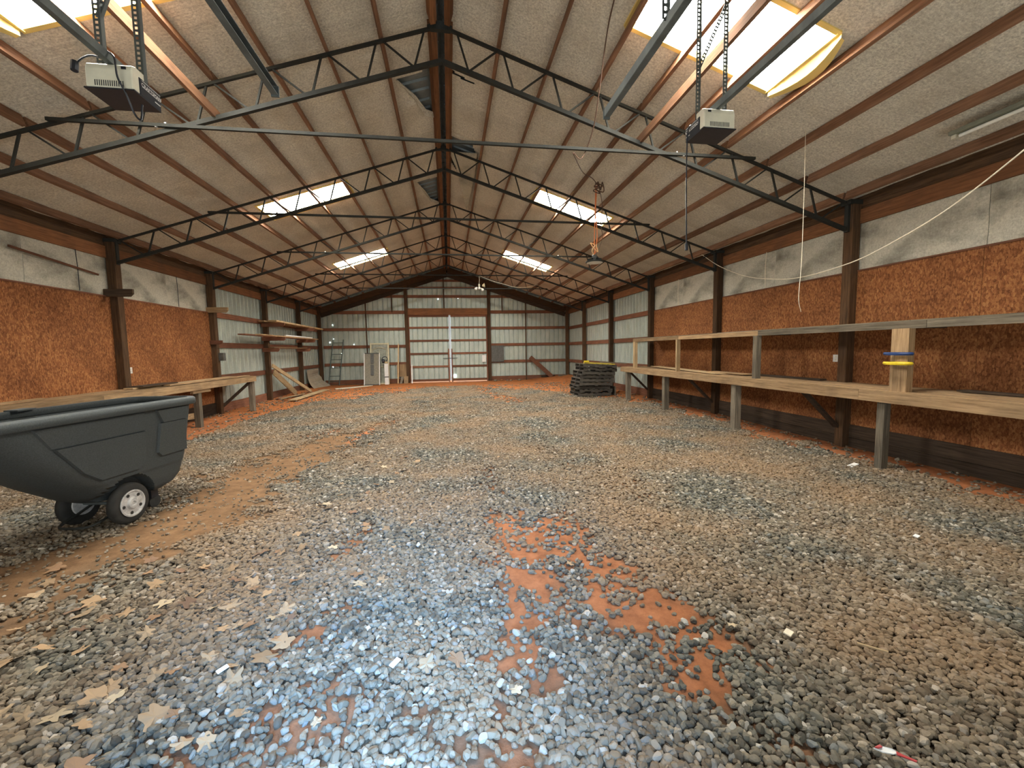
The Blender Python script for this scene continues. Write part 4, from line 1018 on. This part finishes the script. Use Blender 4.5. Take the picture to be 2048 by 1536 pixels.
tag(part('white_wire', MB().tube(catmull([(5.68, 8.80, 3.60), tuple(atX(1440, 533, 5.62)), tuple(atX(1490, 552, 5.5)), tuple(atX(1540, 558, 5.4)), tuple(atX(1600, 555, 5.3)), tuple(atX(1700, 526, 5.1)), tuple(atX(1790, 482, 4.95)), tuple(atX(1900, 415, 4.75)), tuple(atX(2048, 300, 4.5)), tuple(atX(2120, 235, 4.4))], 6), .0065, 6), WIRE), 'long pale wire sagging in front of the right upper wall', 'wire')
cx = Vector((4.5, 4.80, 0)); tag(part('pull_string', MB().tube(catmull([(4.42, 4.75, ins_z(4.42)), (4.46, 4.78, 3.4), (4.47, 4.79, 2.6), (4.44, 4.78, 2.15), (4.50, 4.80, 1.97)], 6), .0035, 5), WIRE), 'thin pale string hanging straight down on the right', 'string')
# strip light
fl = root('strip_light', (5.37, 3.3, 3.66), 'fluorescent strip light with one pale tube under the right eaves', 'lamp')
zf = ins_z(5.37)-.14
part('housing', B((5.37, 3.26, zf+.02), (.13, 1.22, .04)), plain('dull_green_housing', (.20, .21, .16), .6), fl, bev=.005)
part('tube', MB().tube([(5.36, 2.70, zf-.022), (5.36, 3.80, zf-.022)], .018, 10), TUBE, fl)
for y in (2.68, 3.84): part('end_cap', B((5.36, y, zf-.012), (.05, .04, .05)), CREAM, fl)
# outlets
def outlet(c, side, label, w_=.10, h_=.105):
    r = root('wall_outlet', c, label, 'outlet'); s = -1 if side > 0 else 1
    part('cover_plate', B((c[0]+s*.005, c[1], c[2]), (.01, w_, h_)), WHITE, r, bev=.002)
    for dy in ((-.022, .022) if w_ > .09 else (0,)):
        for dz in (-.022, .022): part('socket', B((c[0]+s*.011, c[1]+dy, c[2]+dz), (.004, .022, .026)), CREAM, r)
    return r
oo = outlet((OSBR-.002, 5.60, 1.33), 1, 'white double outlet on the strand board below the right shelf', .15, .11)
part('cable', MB().tube([(5.91, 5.57, 1.38), (5.90, 5.55, 1.5), (5.905, 5.54, 1.76)], .005, 5), WIRE, oo)
outlet((OSBL+.002, 8.72, 1.29), -1, 'cream outlet box on the left strand board beside the first post', .07, .115)
tag(part('junction_box', B((-5.70, 11.58, 1.50), (.14, .12, .20)), GREYBOX, bev=.006), 'small grey box on the second left post', 'box')

# ================================================================== LEAVES AND LITTER
def leaf_mesh(k):
    r = random.Random(k+40); n = 5; pts = []
    for i in range(22):
        a_ = 2*math.pi*i/22; q = abs(math.cos(a_*n/2)); rad = .62+.45*q**1.2+r.uniform(-.08, .08)
        if abs(a_-math.pi) < .35: rad *= .6
        pts.append((rad*math.cos(a_), rad*math.sin(a_)*.85))
    V = [(0, 0, .10)]+[(x_, y_, .14*math.sin(2.2*x_+k)+.22*(x_*x_+y_*y_)*r.uniform(.4, 1)*.6) for x_, y_ in pts]
    Fc = [(0, i+1, (i+1) % 22+1) for i in range(22)]
    V += [(-.5, 0, .06), (-1.25, .08, .02), (-1.25, .14, .02)]; Fc.append((23, 24, 25))
    return V, Fc
LM = []
for k, colr in enumerate(((.32, .21, .115), (.24, .14, .075), (.42, .33, .21), (.17, .10, .06), (.35, .25, .15))):
    m_, t_, b_ = nt('dry_leaf_%s' % 'abcde'[k], .8); cc_ = ramp(t_, objrand(t_), [(0, tuple(x*.7 for x in colr)), (1, tuple(x*1.15 for x in colr))]); t_.links.new(cc_, b_.inputs['Base Color'])
    V, Fc = leaf_mesh(k); LM.append(mesh('dry_leaf', V, Fc, m_))
rl = random.Random(9); zones = [((-2.3, 1.5), (-.9, 3.4), 78, 'dry leaf on the gravel in the lower left, before the cart', 'dry leaves before the cart', .045),
    ((-3.6, 2.2), (-2.2, 3.4), 16, 'dry leaf on the dusty ground under the front of the cart', 'dry leaves by the cart front', .045),
    ((-1.4, 3.2), (-.3, 6.2), 34, 'dry leaf on the gravel strip right of the cart', 'dry leaves right of the cart', .040),
    ((-.8, 1.6), (.3, 3.0), 9, 'dry leaf on the blue-lit gravel at the bottom centre', 'dry leaves at the bottom centre', .040),
    ((.6, 1.5), (3.2, 6), 12, 'pale scrap of leaf on the gravel right of the clay patch', 'leaf scraps on the right gravel', .022),
    ((-3.5, 6), (-.5, 11), 14, 'dry leaf on the gravel beyond the cart', 'dry leaves beyond the cart', .040)]
for (x0, y0_), (x1, y1_), n_, lab, grp, sz in zones:
    for i in range(n_):
        x_, y_ = rl.uniform(x0, x1), rl.uniform(y0_, y1_)
        if 'cart,' in lab and x_ > -1.1+(y_-1.5)*.15 and rl.random() < .6: x_ -= .5
        kk = rl.randrange(5); o = bpy.data.objects.new('dry_leaf', LM[kk]); s = 1.18*sz*rl.uniform(.6, 1.25)
        o.location = (x_, y_, float(gz(x_, y_))+.018); o.rotation_euler = (rl.uniform(-.3, .3), rl.uniform(-.3, .3), rl.uniform(0, 6.28)); o.scale = (s, s, s); C.objects.link(o); tag(o, lab.replace('dry', ('tan', 'brown', 'cream', 'dark brown', 'beige')[kk]+' dry' if 'tan dry' not in lab else '', 1) if 'scrap' not in lab else lab, 'leaf', grp+', '+('tan', 'brown', 'cream', 'dark brown', 'beige')[kk] if 'scrap' not in lab else grp)
def scrap(name, u, v, sz, mat, label, cat, rz=0, th_=.006, asp=1.0):
    p = atZ(u, v, .03); o = part(name, B(p, (sz, sz*asp, th_)), mat, bev=.001); o.rotation_euler = (.12, -.10, rz); return tag(o, label, cat)
scrap('paper_scrap', 1577, 1265, .045, plain('pale_paper', (.72, .62, .46), .8), 'small square pale scrap on the gravel right of centre', 'paper', .5, .008, .8)
scrap('plastic_scrap', 790, 1325, .055, WHITE, 'white plastic chip on the blue-lit gravel', 'plastic', .9, .006, .5)
scrap('paper_scrap', 445, 1338, .05, WHITE, 'white torn paper scrap among leaves lower left', 'paper', .8, .004, .55)
scrap('twig', 1745, 1295, .12, wood('pale', 0), 'thin pale twig on the gravel right of the square scrap', 'twig', -.9, .008, .08)
scrap('plastic_scrap', 1833, 1072, .045, WHITE, 'tiny white scrap on the gravel far right below the workbench', 'plastic', .3, .008, .7)
scrap('white_shard', 1706, 930, .16, WHITE, 'white powdery flakes beside the near leg of the right workbench', 'plaster', .3, .010, .35)
wpk = root('candy_wrapper', tuple(atZ(1785, 1508, .028)), 'red and white twisted wrapper at the bottom right', 'wrapper', rz=-.62)
for nm, V, m_ in (('wrapper_body', [(-.055, 0, 0), (-.03, .012, .008), (.0, .011, .012), (.02, .006, .008), (.0, -.010, .010), (-.03, -.012, .006)], WHITE), ('wrapper_tail', [(.012, .007, .010), (.035, .006, .006), (.07, .002, .004), (.065, -.005, .004), (.03, -.006, .008), (.010, -.009, .011)], REDP), ('wrapper_stripe', [(-.052, .0, .006), (-.035, .012, .012), (-.028, .004, .014), (-.042, -.006, .012)], REDP)):
    V = [Vector(v) for v in V]; n = len(V)
    o = bpy.data.objects.new(nm, mesh(nm, V+[v-Vector((0, 0, .004)) for v in V], [tuple(range(n)), tuple(range(n, 2*n))[::-1]]+[(i, n+i, n+(i+1) % n, (i+1) % n) for i in range(n)], m_)); C.objects.link(o); o.parent = wpk
